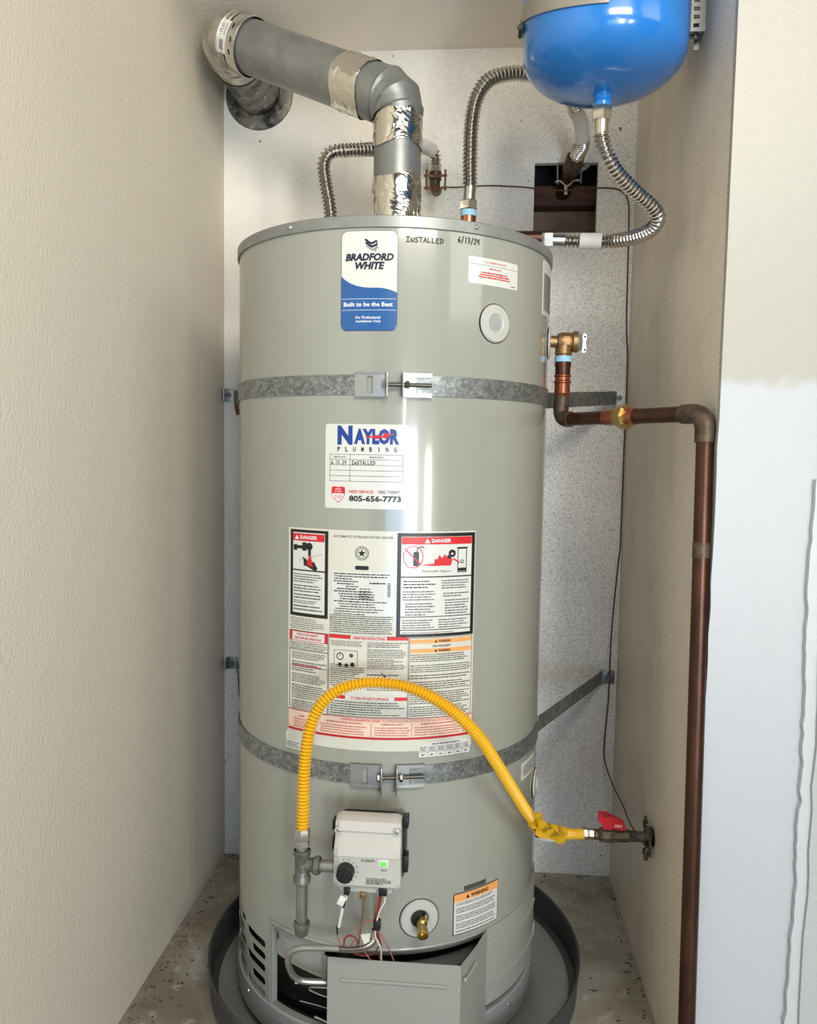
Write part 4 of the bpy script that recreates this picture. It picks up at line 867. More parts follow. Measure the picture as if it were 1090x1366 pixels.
# ------------------------------------------------------------------ galvanised straps
def strap(name, label, zc, lw, rw, lz, rz, tanL=-100, tanR=100, hgt=0.030, flange_drop=0.0):
    st = thing(name, label, 'strap', tuple(ang(0, zc, R)))
    gl, gr = 5.0, 8.2
    def zf(a): return zc
    def band(a0_, a1_, endpt):
        P = []; n = 40
        for i in range(n+1):
            a = a0_+(a1_-a0_)*i/n; P.append(ang(a, zc, R+0.0008))
        # straight run from the tangent point to the wall bracket
        q = P[-1]; e_ = Vector(endpt)
        for i in range(1, 9): P.append(q+(e_-q)*i/8)
        vs = []
        for p in P:
            vs += [p+Vector((0, 0, -hgt/2)), p+Vector((0, 0, hgt/2))]
        # thickness outwards
        C2 = []
        for i, p in enumerate(P):
            t_ = (P[min(len(P)-1, i+1)]-P[max(0, i-1)]); nn = Vector((t_.y, -t_.x, 0)).normalized()
            if nn.dot(Vector((p.x, p.y, 0))) < 0: nn = -nn
            C2 += [p+nn*0.0014+Vector((0, 0, -hgt/2)), p+nn*0.0014+Vector((0, 0, hgt/2))]
        m_ = len(P); fs = []
        for i in range(m_-1):
            a = 2*i; b = 2*m_+2*i
            fs += [(a, a+1, a+3, a+2), (b, b+2, b+3, b+1), (a+1, b+1, b+3, a+3), (a, a+2, b+2, b)]
        return MB().add(vs+C2, fs)
    part(band(-gl, tanL, lw), 'left_band', M['galv'], st); part(band(gr, tanR, rw), 'right_band', M['galv'], st)
    # buckles
    for a0_, a1_, sgn in ((-gl-1.0, 4.0, 1), (17.6, 8.6, -1)):
        lo, hi = min(a0_, a1_), max(a0_, a1_); h2 = hgt/2+0.003; k = MB()
        def mp(s_, z, w=0): return cyl(s_, zc+z, w)
        def slab(s0_, s1_, zz0, zz1, w0, w1):
            n = 3; vs = []
            for i in range(n+1):
                s_ = s0_+(s1_-s0_)*i/n
                for (z_, w_) in ((zz0, w0), (zz1, w0), (zz1, w1), (zz0, w1)): vs.append(mp(s_, z_, w_))
            fs = []
            for i in range(n):
                a = 4*i
                for j_ in range(4): fs.append((a+j_, a+(j_+1) % 4, a+4+(j_+1) % 4, a+4+j_))
            fs += [(0, 1, 2, 3), (4*n+3, 4*n+2, 4*n+1, 4*n)]; k.add(vs, fs)
        s0_, s1_ = wrap_s(lo), wrap_s(hi); L_w = s1_-s0_
        if sgn > 0:
            slab(s0_, s0_+L_w*0.38, -h2, h2, 0.003, 0.0045); slab(s0_+L_w*0.55, s1_, -h2, h2, 0.003, 0.0045)
            slab(s0_+L_w*0.38, s0_+L_w*0.55, h2-0.005, h2, 0.003, 0.0045); slab(s0_+L_w*0.38, s0_+L_w*0.55, -h2, -h2+0.005, 0.003, 0.0045)
            fl_s = s1_
        else:
            slab(s0_, s0_+L_w*0.45, -h2, h2, 0.003, 0.0045); slab(s0_+L_w*0.45, s1_, h2-0.006, h2, 0.003, 0.0045); slab(s0_+L_w*0.45, s1_, -h2, -h2+0.006, 0.003, 0.0045)
            fl_s = s0_
        slab(s0_, s1_, h2-0.0012, h2, 0.002, 0.0075); slab(s0_, s1_, -h2, -h2+0.0012, 0.002, 0.0075)
        bk = part(k, 'buckle', M['zinc'], st, angle=30)
        k = MB(); p = mp(fl_s, -flange_drop/2, 0.010); t_ = fl_s/R
        k.box(p, (0.0022, 0.020, 2*h2+flange_drop), Matrix.Rotation(t_, 3, 'Z'), bev=0.0010); part(k, 'flange', M['zinc'], bk)
    k = MB(); pa = cyl(wrap_s(3.2), zc, 0.012); pb = cyl(wrap_s(17.3), zc, 0.009)
    Q, L_ = resample([pa, pb], 0.0005); k.tube(Q, [0.0030+0.0004*((i % 3) == 0) for i in range(len(Q))], 12)
    bo = part(k, 'bolt', M['zincd'], st)
    dr_ = (pb-pa).normalized()
    part(MB().hexa(pa-dr_*0.003, dr_, 0.0062, 0.004), 'bolt_head', M['zinc'], bo); part(MB().hexa(cyl(wrap_s(9.4), zc, 0.0115), dr_, 0.0062, 0.0055), 'nut', M['zincd'], bo)
    return st
UL, UR_ = at(313, 530, .372), at(822, 531, .372); LL, LR = at(316, 888, .372), at(803, 903, .372)
s_up = strap('seismic_strap', 'upper galvanised strap buckled around the heater above the service sticker', 0.0965, UL, UR_, 0, 0, tanL=-102, tanR=97)
s_lo = strap('seismic_strap', 'lower galvanised strap buckled around the heater below the large label, passing behind yellow hose', -0.5070, LL, LR, 0, 0, tanL=-99, tanR=88, flange_drop=0.008)
def bracket(px_, py_, root, w_=0.030, h_=0.036, m='zinc', rot=0.0):
    p = at(px_, py_, YB-0.003); k = MB(); k.box(p, (w_, 0.003, h_), Matrix.Rotation(rot, 3, 'Y'), bev=0.0008)
    k.box(p+Vector((-w_/2, -0.008, 0)), (0.003, 0.018, h_), bev=0.0008)
    b_ = part(k, 'wall_bracket', M[m], root)
    part(MB().hexa(p+Vector((0, -0.0015, 0)), (0, -1, 0), 0.0062, 0.005), 'lag_screw', M['zincd'], b_)
bracket(826, 531, s_up, 0.028, 0.034, 'white'); bracket(306, 527, s_up, 0.018, 0.030, 'zinc')
bracket(811, 903, s_lo, 0.030, 0.032, 'galv'); bracket(310, 884, s_lo, 0.024, 0.028, 'galv')
part(sm(MB(), [at(315, 534, .36), at(316, 545, .358), at(318, 553, .356)], 0.005, 8), 'strap_tail', M['rust'], s_up, 'rusty hanging strap end')
part(sm(MB(), [at(318, 895, .372), at(319, 912, .37), at(320, 930, .368)], 0.003, 8), 'strap_tail', M['rust'], s_lo, 'rusty strap end')

# ------------------------------------------------------------------ vent pipe
vp = thing('vent_pipe', 'grey metal flue pipe rising from the heater top, elbowing across to the upper left wall', 'vent pipe', (0, 0, ZR1))
A = Vector((0, 0, ZR1)); B = Vector((0, 0, at(521, 134, 0).z)); 
rc = at(346, 127, YB); Dn = Vector((rc.x, YB, rc.z)); Cn = Vector((rc.x, 0.130, rc.z))
r1, r2 = 0.0430, 0.0500
def gore(P0, P1, P2, rad, ra, rb, k=4):    # segmented elbow path with beads
    a = (P0-P1).normalized(); b = (P2-P1).normalized(); pts_ = []
    for j_ in range(k+1):
        t_ = j_/k; pts_.append(((P1+a*rad)*(1-t_)**2+P1*2*t_*(1-t_)+(P1+b*rad)*t_*t_, ra+(rb-ra)*t_))
    return pts_
dirBC = (Cn-B).normalized(); dirBA = Vector((0, 0, -1))
# lower riser
z_a = at(520, 156, 0).z; e0 = B+dirBA*0.028; e1 = B+dirBC*0.050
part(MB().tube([A, Vector((0, 0, e0.z+0.008))], r1, 40), 'riser', M['duct'], vp)
def crinkle(mb, p0, p1, r_, seed):
    rnd = random.Random(seed); n = 14; seg = 44; ax = (p1-p0); L_ = ax.length; ax.normalize(); ref = Vector((0, 1, 0)) if abs(ax.y) < .9 else Vector((1, 0, 0)); u = ax.cross(ref).normalized(); w_ = ax.cross(u); rg = []
    off = [(rnd.uniform(-2.5, 2.5), rnd.uniform(0, 6.28)) for _ in range(2)]
    for i in range(n+1):
        h = L_*i/n; row = []
        for j_ in range(seg):
            an = 2*PI*j_/seg; edge = 0.004*math.sin(3*an+seed)*(1 if i in (0, n) else 0)
            rr_ = r_+0.0012+0.0011*rnd.random()+(0.0012 if abs(math.sin(2.3*an+i*.55+seed)) > .96 else 0)
            row.append(p0+ax*(h+edge)+(u*math.cos(an)+w_*math.sin(an))*rr_)
        rg.append(row)
    return mb.rings(rg, caps=False)
part(crinkle(MB(), Vector((0, 0, ZR1+0.001)), Vector((0, 0, at(528, 241, 0).z)), r1, 1), 'foil_tape', M['foil'], vp, 'crinkled silver foil tape', angle=60)
part(crinkle(MB(), Vector((0, 0, at(528, 199, 0).z)), Vector((0, 0, at(524, 150, 0).z)), r1, 2), 'foil_tape', M['foil'], vp, 'crinkled silver foil tape', angle=60)
g = gore(e0, B, Cn, 0.026, r1+0.0025, r2, 2)
k = MB(); pts_ = [p for p, _ in g]; rs_ = [r_ for _, r_ in g]
P = [e0]; Rr = [r1+0.002]
for i, (p, r_) in enumerate(g): P.append(p); Rr.append(r_)
P.append(e1); Rr.append(r2)
P2 = []; R2 = []
for i in range(len(P)-1):
    if (P[i+1]-P[i]).length < 1e-4: continue
    d_ = (P[i+1]-P[i]); n = 5
    for q in range(n):
        t_ = q/n; P2.append(P[i]+d_*t_); R2.append((Rr[i]+(Rr[i+1]-Rr[i])*t_)+(0.0022 if q == 0 and i > 0 else 0))
P2.append(P[-1]); R2.append(Rr[-1]); k.tube(P2, R2, 44, caps=False)
part(k, 'elbow', M['duct'], vp, 'segmented grey elbow above the heater', angle=14)
pf0 = B+dirBC*0.062; pf1 = B+dirBC*0.122
part(crinkle(MB(), pf0, pf1, r2, 3), 'foil_tape', M['foil'], vp, 'crinkled silver foil tape', angle=60)
pc = Cn-dirBC*0.060
part(MB().tube([e1, pc], r2-0.0005, 48, caps=False), 'cross_pipe', M['duct'], vp, 'sloping grey cross pipe')
# weathered upper elbow: collar, gores, leg to wall
k = MB(); c0 = Cn-dirBC*0.075; c1 = Cn-dirBC*0.052; k.lathe([(r2+0.0035, 0), (r2+0.005, 0.001), (r2+0.005, (c1-c0).length), (r2+0.001, (c1-c0).length+0.004)], c0, dirBC, 48)
for q in range(2): k.lathe([(r2+0.004, 0), (r2+0.0065, 0.002), (r2+0.004, 0.004)], c0+dirBC*(0.028+0.012*q), dirBC, 48)
col = part(k, 'collar', M['ductold'], vp, 'shiny weathered elbow collar')
for an in (0.2, 0.9, 1.7):
    u = dirBC.cross(Vector((0, 0, 1))).normalized(); w_ = dirBC.cross(u); dd = -u*math.cos(an)*1.0 + w_*math.sin(an)*-1.0
g = gore(c1, Cn, Dn, 0.052, r2+0.003, r2+0.003, 3); P = [c1]+[p for p, _ in g]+[Vector((Cn.x, 0.225, Cn.z))]; k = MB(); P2 = []; R2 = []
for i in range(len(P)-1):
    d_ = P[i+1]-P[i]
    if d_.length < 1e-4: continue
    for q in range(5): P2.append(P[i]+d_*q/5); R2.append(r2+0.002+(0.0024 if q == 0 and i > 0 else 0))
P2.append(P[-1]); R2.append(r2+0.002); k.tube(P2, R2, 48, caps=False)
part(k, 'upper_elbow', M['ductold'], vp, 'weathered galvanised elbow in the corner', angle=14)
part(MB().tube([Vector((Cn.x, 0.222, Cn.z)), Vector((Cn.x, 0.30, Cn.z)), Vector((Cn.x, YB+0.02, Cn.z))], [r2+0.0035, r2+0.0005, r2], 48, caps=False), 'wall_leg', M['ductdirt'], vp, 'sooty leg entering the wall')
k = MB(); k.lathe([(r2+0.002, -0.016), (r2+0.006, -0.010), (r2+0.012, -0.004), (0.073, -0.0035), (0.0785, -0.0005), (0.079, 0.0)], (Cn.x, YB, Cn.z), (0, 1, 0), 48)
part(k, 'wall_flange', M['ductdirt'], vp, 'dirty round wall flange')
# duct label with bar code on the collar
u = dirBC.cross(Vector((0, 0, 1))).normalized(); w_ = dirBC.cross(u)
def onpipe(an, h, off, base=c0, rad_=None):
    rad__ = rad_ if rad_ else r2+0.003
    return base+dirBC*h+(u*math.cos(an)+w_*math.sin(an))*(rad__+off)
angc = None
best = 0
for q in range(72):
    an = q*PI/36; nrm = (u*math.cos(an)+w_*math.sin(an)); dv = nrm.dot((CAM-c0).normalized())
    if dv > best: best = dv; angc = an
k = MB(); n = 10
for i in range(n):
    a0_, a1_ = angc-0.55+1.1*i/n, angc-0.55+1.1*(i+1)/n
    k.add([onpipe(a0_, 0.020, 0.0026), onpipe(a1_, 0.020, 0.0026), onpipe(a1_, 0.045, 0.0026), onpipe(a0_, 0.045, 0.0026)], [(0, 1, 2, 3)])
dl = part(k, 'duct_label', M['sleeve'], vp, 'small paper label with bar code')
k = MB()
for i in range(9): a0_ = angc-0.42+0.035*i; k.add([onpipe(a0_, 0.026, 0.0030), onpipe(a0_+0.018, 0.026, 0.0030), onpipe(a0_+0.018, 0.036, 0.0030), onpipe(a0_, 0.036, 0.0030)], [(0, 1, 2, 3)])
for i in range(7): a0_ = angc+0.05+0.06*i; k.add([onpipe(a0_, 0.024, 0.0030), onpipe(a0_+0.016, 0.024, 0.0030), onpipe(a0_+0.016, 0.034+0.004*(i % 3), 0.0030), onpipe(a0_, 0.034+0.004*(i % 3), 0.0030)], [(0, 1, 2, 3)])
part(k, 'label_print', M['pg'], dl)
for a_, h_ in ((angc-0.5, 0.010), (angc+0.35, 0.012), (angc-0.1, 0.008)):
    k = MB(); k.tube([onpipe(a_, h_, 0.0022), onpipe(a_+0.16, h_+0.002, 0.0022)], 0.0016, 8); part(k, 'crimp_slot', M['dark'], col)

# ------------------------------------------------------------------ water connections
def nut(mb, p, ax_, r_=0.0165, h=0.020): return mb.hexa(p, ax_, r_, h)
HR = 0.0130
# cold-side hose, left
fl_ = thing('flexible_connector', 'ribbed stainless water hose curving behind the flue on the left', 'water hose', tuple(at(441, 290, .03)))
P = [at(442, 300, .03), at(440, 275, .03), at(434, 240, .03), at(432, 218, .03), at(441, 204, .032), at(460, 201, .042), at(500, 199, .078), at(535, 195, .16)]
part(corr(MB(), P, HR, 0.0058, 0.0022), 'ribbed_hose', M['ss'], fl_)
part(MB().tube([(P[0].x, P[0].y, ZR1), P[0]], 0.0115, 20), 'nipple', M['cub'], fl_, 'copper nipple on the heater top')
P2_ = [at(535, 195, .16), at(552, 195, .23), at(566, 196, .29), at(577, 201, .315), at(581, 212, .325), at(581, 222, .33)]
part(sm(MB(), P2_[:4], 0.0150, 20), 'label_sleeve', M['sleeve'], fl_, 'pale printed sleeve')
part(corr(MB(), P2_[2:], 0.0135, 0.006, 0.002), 'short_hose', M['ss'], fl_)
part(MB().lathe([(0.0125, 0), (0.0135, 0.004), (0.013, 0.020), (0.011, 0.026)], at(581, 231, .33)-Vector((0, 0, 0.004)), (0, 0, 1), 8), 'hose_nut', M['ssn'], fl_)
def stub(name, label, p_bottom, p_top, wall, clampx, m='cug'):
    s_ = thing(name, label, 'pipe stub', tuple(p_bottom))
    part(MB().tube(bend([p_top, p_bottom, wall], 0.012), 0.0115, 20), 'stub_pipe', M[m], s_)
    part(MB().tube([p_top, p_top+(p_bottom-p_top)*0.55], 0.0140, 20), 'fitting', M[m], s_)
    return s_
pt = at(581, 229, .33); pb = at(580, 250, .335); cold = stub('copper_stub', 'short dull copper water stub with clamp right of the flue pipe', pb, pt, Vector((pb.x+0.002, YB+0.01, pb.z+0.01)), 0)
def clamp(root_label, p, ax_, w_=0.052, m='rust', cat='pipe clamp'):
    c_ = thing('ground_clamp', root_label, cat, tuple(p))
    ax_ = Vector(ax_).normalized(); sd = Vector((1, 0, 0)) if abs(ax_.x) < .9 else Vector((0, 0, 1)); fr = Vector((0, -1, 0))
    for f_ in (-1, 1):
        q = p+fr*0.0145*f_; k = MB(); Pz = [q+sd*(-w_/2), q+sd*(-w_*0.26), q+fr*0.004*f_, q+sd*(w_*0.26), q+sd*(w_/2)]
        Q, _ = resample(spline(Pz, 8), 0.003); k.tube(Q, 0.0032, 8); part(k, 'jaw', M[m], c_)
    for sg in (-1, 1):
        q = p+sd*(w_/2-0.005)*sg; part(MB().tube([q-fr*0.024, q+fr*0.026], 0.0022, 8), 'clamp_bolt', M[m], c_)
        part(MB().hexa(q+fr*0.0165, fr, 0.0045, 0.004), 'bolt_nut', M[m], c_)
    q = p+fr*0.016-ax_*0.010; part(MB().tube([q+ax_*0.004, q-ax_*0.008], 0.0042, 8), 'wire_lug', M[m], c_)
    return c_
pcl = at(581, 243, .334)
k_ = thing('ground_clamp', 'rusty bolted ground clamp on the small copper stub right of the flue', 'pipe clamp', tuple(pcl))
k = MB(); 
for z_ in (0.014, -0.012): 
    Q, _ = resample(spline([at(566, 243, .31)+Vector((0, 0, z_)), at(572, 243, .308)+Vector((0, 0, z_)), at(581, 246, .312)+Vector((0, 0, z_*1.2)), at(590, 243, .308)+Vector((0, 0, z_)), at(596, 243, .31)+Vector((0, 0, z_))], 6), 0.003)
    part(MB().tube(Q, 0.0030, 8), 'jaw', M['rust'], k_)
for xx in (569, 594): q = at(xx, 240, .308); part(MB().tube([q+Vector((0, 0, .022)), q+Vector((0, 0, -.022))], 0.0022, 8), 'clamp_bolt', M['rust'], k_)
q = at(581, 254, .31); part(MB().lathe([(0.004, .012), (0.007, .006), (0.007, -.001), (0.004, -.002), (0.0035, -.012), (0, -.013)], q, (0, 0, 1), 8), 'wire_lug', M['rust'], k_)

# hot-side hose, from the heater top to behind the blue tank
fr_ = thing('flexible_connector', 'tall ribbed stainless water hose arching behind the blue tank', 'water hose', tuple(at(624, 290, .03)))
b0_ = at(624, 283, .03); P = [at(627, 250, .03), at(627, 215, .03), at(629, 165, .03), at(636, 130, .03), at(652, 107, .035), at(676, 99, .045), at(705, 99, .06), at(735, 108, .09), at(758, 128, .14), at(770, 148, .19)]
part(corr(MB(), P, HR+0.0010, 0.0060, 0.0024, 22), 'ribbed_hose', M['ss'], fr_)
part(MB().tube([at(625.5, 268, .03), at(627, 249, .03)], 0.0110, 20), 'smooth_end', M['ss'], fr_)
nn = MB(); p = at(625, 282, .03); nut(nn, p, (0, 0, 1), 0.0175, 0.019); part(nn, 'hose_nut', M['ssn'], fr_)
part(MB().tube([p+Vector((0, 0, 0.001)), p-Vector((0, 0, 0.010))], 0.0150, 20), 'thread_tape', M['tape'], fr_)
part(MB().tube([(p.x, p.y, ZR1), p-Vector((0, 0, .004))], 0.0138, 24), 'nipple', M['cub'], fr_, 'bright copper nipple on the heater top')
te = MB(); tz = at(712, 317, .03).z; te.tube([(p.x, p.y, tz), (at(727, 320, .03).x-0.006, p.y, tz-0.001)], 0.0125, 20); part(te, 'tee_branch', M['cu'], fr_, 'copper branch running right')
part(sm(MB(), [at(767, 146, .18), at(775, 163, .22), at(777, 185, .265)], 0.0150, 20), 'label_sleeve', M['sleeve'], fr_, 'pale printed sleeve')
part(corr(MB(), [at(777, 183, .26), at(777, 195, .29), at(771, 207, .32)], 0.0148, 0.006, 0.002), 'short_hose', M['ss'], fr_)
part(MB().tube([at(774, 198, .31), at(768, 212, .335)], [0.0175, 0.0165], 8), 'hose_nut', M['ssn'], fr_)
pt = at(768, 210, .333); pb = at(755, 246, .395); s2 = thing('copper_stub', 'thick dull copper pipe coming out of the hole in the wall', 'pipe stub', tuple(pb))
part(MB().tube(bend([pt, pb, Vector((pb.x-0.003, YB+0.085, pb.z-0.010))], 0.012), 0.0175, 24), 'stub_pipe', M['cu'], s2)
part(MB().tube([pt, pt+(pb-pt)*0.45], [0.0195, 0.0205], 24), 'fitting', M['cug'], s2)
q = at(757, 246, .372); k_ = thing('ground_clamp', 'pale bolted ground clamp on the pipe inside the wall hole', 'pipe clamp', tuple(q))
Q, _ = resample(spline([at(741, 243, .37), at(748, 242, .366), at(757, 248, .364), at(765, 241, .366), at(773, 241, .37)], 8), 0.003); part(MB().tube(Q, 0.0026, 8), 'jaw', M['ssn'], k_)
for xx, ya, yb_ in ((744, 220, 246), (775, 224, 245)): part(MB().tube([at(xx, ya, .372), at(xx, yb_, .372)], 0.0020, 8), 'clamp_bolt', M['galv'], k_)
part(MB().tube([at(755, 248, .366), at(755, 260, .366)], 0.0042, 6), 'wire_lug', M['ssn'], k_)
part(MB().box(at(780, 224, .372), (0.024, 0.003, 0.008), Matrix.Rotation(-0.6, 3, 'Y')), 'strap_end', M['galv'], k_)

# ------------------------------------------------------------------ expansion tank
EX, EY, ER = 0.3385, -0.170, 0.1255
zb = at(806, 127, EY).z; zs0 = zb+0.085
et = thing('expansion_tank', 'blue enamelled expansion tank hung high on the right wall', 'expansion tank', (EX, EY, zb))
pr = [(0.001, 0.0)]
for i in range(1, 29):
    h_ = 0.066*(1-math.cos(PI/2*i/28)); pr.append((ER*(1-(1-h_/0.066)**2.2)**(1/2.2), h_))
pr += [(ER+0.0006, 0.09), (ER+0.0006, 0.20)]
for i in range(1, 13):
    a = PI/2*i/12; pr.append((ER*math.cos(a), 0.20+0.075*math.sin(a)))
part(MB().lathe(pr, (EX, EY, zb), seg=96), 'tank_body', M['blue'], et)
part(MB().lathe([(0.0145, 0.010), (0.0150, -0.004), (0.0135, -0.006), (0.0135, -0.011), (0.0145, -0.013), (0.0130, -0.018), (0.009, -0.019)], (EX, EY, zb), seg=28), 'tank_outlet', M['blue'], et)
zl_, zfr_ = at(699, 22, EY).z, at(795, -8, EY-ER).z
bc_ = Vector((EX, EY, zl_)); band = thing('tank_strap', 'grey metal band wrapped round the left side of the blue expansion tank', 'strap', tuple(bc_))
vs = []; n = 60
for i in range(n+1):
    an = math.radians(60+(264-60)*i/n); ca_, sa_ = math.cos(an), math.sin(an); zz = zl_+(zl_-zfr_)*sa_
    for (rr1, dz_) in ((ER+0.0012, -0.013), (ER+0.0035, -0.013), (ER+0.0035, 0.011), (ER+0.0012, 0.011)): vs.append((EX+rr1*ca_, EY+rr1*sa_, zz+dz_))
fs = [(4*i+q, 4*i+(q+1) % 4, 4*i+4+(q+1) % 4, 4*i+4+q) for i in range(n) for q in range(4)]+[(0, 1, 2, 3), (4*n+3, 4*n+2, 4*n+1, 4*n)]
part(MB().add(vs, fs), 'band', M['strapg'], band)
k = MB(); q = Vector((EX-ER-0.005, EY, at(696, 44, EY).z)); k.tube([q+Vector((0, 0.012, 0)), q+Vector((0, -0.016, 0))], 0.003, 8); k.hexa(q+Vector((0, -0.014, 0)), (0, -1, 0), 0.0055, 0.005); k.box(q+Vector((0.002, 0, 0.006)), (0.003, 0.016, 0.020))
part(k, 'clamp_bolt', M['black'], band)
# wall bracket of slotted strut
sb_ = thing('wall_bracket', 'slotted steel channel bracket on the right wall beside the blue tank', 'bracket', tuple(atx(935, 55, XR)))
ybr = -0.150; zb0 = at(935, 42, ybr).z; x_in = at(921, 40, ybr).x
def slotted(mb, x0_, x1_, z0_, z1_, y_, th, holes):
    zs_ = sorted(holes); z = z0_
    m0, m1 = x0_+(x1_-x0_)*0.18, x0_+(x1_-x0_)*0.60
    def bx(xa, xb, za, zb_):
        if zb_-za > 1e-5: mb.box(((xa+xb)/2, y_, (za+zb_)/2), (xb-xa, th, zb_-za))
    bx(x0_, m0, z0_, z1_); bx(m1, x1_, z0_, z1_)
    for h in zs_: bx(m0, m1, z, h-0.003); z = h+0.003
    bx(m0, m1, z, z1_)
k = MB(); slotted(k, x_in, XR, zb0, 0.90, ybr, 0.002, [zb0+0.009+0.0125*i for i in range(19)])
part(k, 'slotted_face', M['strut'], sb_, smooth=False)
k = MB(); k.box((x_in+0.001, ybr+0.020, (zb0+0.90)/2), (0.002, 0.040, 0.90-zb0)); k.box((XR-0.001, ybr+0.020, (zb0+0.90)/2), (0.002, 0.040, 0.90-zb0)); part(k, 'side_flange', M['strut'], sb_, smooth=False)
k = MB(); k.box(((x_in+XR)/2, ybr+0.035, zb0+0.010), (XR-x_in, 0.010, 0.004)); k.tube([((x_in+XR)/2, ybr+0.012, zb0-0.004), ((x_in+XR)/2, ybr+0.012, zb0+0.02)], 0.004, 10); k.box((XR-0.006, ybr+0.028, zb0-0.006), (0.008, 0.006, 0.020)); part(k, 'end_bolt', M['zinc'], sb_, smooth=False)

# hose from the expansion tank to the heater branch
fe = thing('flexible_connector', 'ribbed stainless hose looping right from the blue tank down to the heater', 'water hose', (EX, EY, zb-0.02))
nz = zb-0.018; k = MB(); k.hexa((EX, EY, nz-0.021), (0, 0, 1), 0.0165, 0.021); part(k, 'hose_nut', M['ssn'], fe)
part(MB().tube([(EX, EY, nz-0.020), (EX, EY, nz-0.044)], [0.0110, 0.0105], 20), 'smooth_end', M['ssn'], fe)
s0v = Vector((EX, EY, nz-0.042))
P = [s0v, at(806, 197, -.170), at(812, 212, -.165), at(824, 232, -.150), at(848, 257, -.125), at(870, 276, -.105), at(878, 291, -.09), at(869, 306, -.065), at(848, 316, -.03), at(820, 321, .005), at(795, 322, .02), at(768, 321.5, .028), at(752, 321, .03)]
part(corr(MB(), P, HR-0.0002, 0.0056, 0.0021, 22), 'ribbed_hose', M['ss'], fe)
part(MB().tube([at(754, 321, .03), at(736, 320.5, .03)], 0.0112, 20), 'smooth_end', M['ss'], fe)
part(MB().tube([at(775, 321.5, .026), at(804, 322, .016)], 0.0142, 24), 'label_sleeve', M['sleeve'], fe, 'pale printed sleeve')
q = at(738, 320.5, .03); k = MB(); k.hexa(q, (-1, 0, 0), 0.0135, 0.017); part(k, 'white_nut', M['white'], fe, 'white plastic end nut')

# ------------------------------------------------------------------ relief valve and discharge pipe
RY = -0.020
rv = thing('relief_valve', 'bronze temperature relief valve screwed into the right side of the heater', 'relief valve', tuple(at(755, 455, RY)))
z_v = at(750, 456, RY).z; x_v = at(752, 456, RY).x
k = MB(); k.lathe([(0.0105, -0.040), (0.0105, -0.012), (0.0145, -0.010), (0.0165, -0.004), (0.0165, 0.010), (0.0150, 0.014), (0.0185, 0.016), (0.0190, 0.024)], (x_v, RY, z_v), (1, 0, 0), 28)
k.lathe([(0.0150, -0.004), (0.0150, -0.022), (0.0135, -0.024), (0.0135, -0.028)], (x_v, RY, z_v), (0, 0, 1), 24, caps=True)
for q in range(3): k.box((x_v+0.004, RY-0.0155, z_v+0.006-0.006*q), (0.010, 0.002, 0.002))
part(k, 'valve_body', M['bronze'], rv)
part(MB().lathe([(0.0188, 0.0), (0.0175, 0.004), (0.0130, 0.009), (0.005, 0.012), (0.0, 0.012)], (x_v+0.022, RY, z_v), (1, 0, 0), 28), 'spring_cap', M['rim'], rv, 'dark domed cap')
k = MB(); LP = [(0.003, 0.014), (0.008, 0.013), (0.0085, 0.004), (0.0065, -0.002), (0.0085, -0.010), (0.007, -0.020), (0.001, -0.020), (0.001, -0.010), (0.002, -0.002), (0.0005, 0.006)]
k.prism([(x, z) for x, z in LP], (x_v+0.031, RY-0.008, z_v), (1, 0, 0), (0, 0, 1), (0, 1, 0), 0.003); lv = part(k, 'test_lever', M['zinc'], rv, 'bright steel test lever')
k = MB(); k.lathe([(0.0018, 0.0035), (0, 0.0035)], (x_v+0.0365, RY-0.005, z_v+0.008), (0, -1, 0), 10); k.lathe([(0.0018, 0.0035), (0, 0.0035)], (x_v+0.0365, RY-0.005, z_v-0.015), (0, -1, 0), 10); part(k, 'lever_hole', M['dark'], lv)

dpz = at(790, 559, -0.06).z
E1 = Vector((x_v-0.002, RY, dpz)); E2 = Vector((XR-0.0135, atx(940.5, 575, XR-0.0135).y, dpz)); E3 = Vector((XR-0.0140, atx(914, 1366, XR-0.0140).y-0.016, ZF)); 
dp_ = thing('discharge_pipe', 'dark aged copper discharge pipe crossing right and running down the wall edge', 'copper pipe', (E2.x, E2.y, ZF))
CR = 0.0115
ztop = z_v-0.026
part(MB().tube([(x_v, RY, ztop), (x_v, RY, ztop-0.010)], 0.0150, 20), 'thread_tape', M['tape'], dp_, 'pale blue thread tape')
zc_ = [at(748, y, RY).z for y in (478, 500, 532, 548)]
part(MB().lathe([(0.0138, 0), (0.0150, 0.004), (0.0135, 0.010), (0.0135, 0.026), (0.0115, 0.030)], (x_v, RY, ztop-0.010), (0, 0, -1), 16), 'male_adapter', M['cu'], dp_)
part(MB().tube([(x_v, RY, ztop-0.034), (x_v, RY, zc_[1])], CR, 20), 'short_pipe', M['cug'], dp_)
cpl = [(0.0125, 0), (0.0155, 0.002), (0.0155, 0.004), (0.0135, 0.006), (0.0135, 0.011), (0.0158, 0.013), (0.0158, 0.015), (0.0138, 0.017), (0.0138, 0.034), (0.0158, 0.036), (0.0135, 0.040), (0.0125, 0.042)]
part(MB().lathe(cpl, (x_v, RY, zc_[1]+0.001), (0, 0, -1), 24), 'press_coupling', M['cub'], dp_, 'bright copper coupling')
dirH = (E2-E1).normalized(); dirV = (E3-E2).normalized()
part(MB().tube(bend([(x_v, RY, zc_[2]+0.004), E1, E1+dirH*0.030], 0.022), 0.0138, 20), 'lower_elbow', M['cug'], dp_)
u1 = at(822, 553, -0.09); tU = (u1.x-E1.x)/dirH.x; Uc = E1+dirH*tU
part(MB().tube([E1+dirH*0.026, Uc-dirH*0.015], CR, 20), 'branch_pipe', M['cu'], dp_)
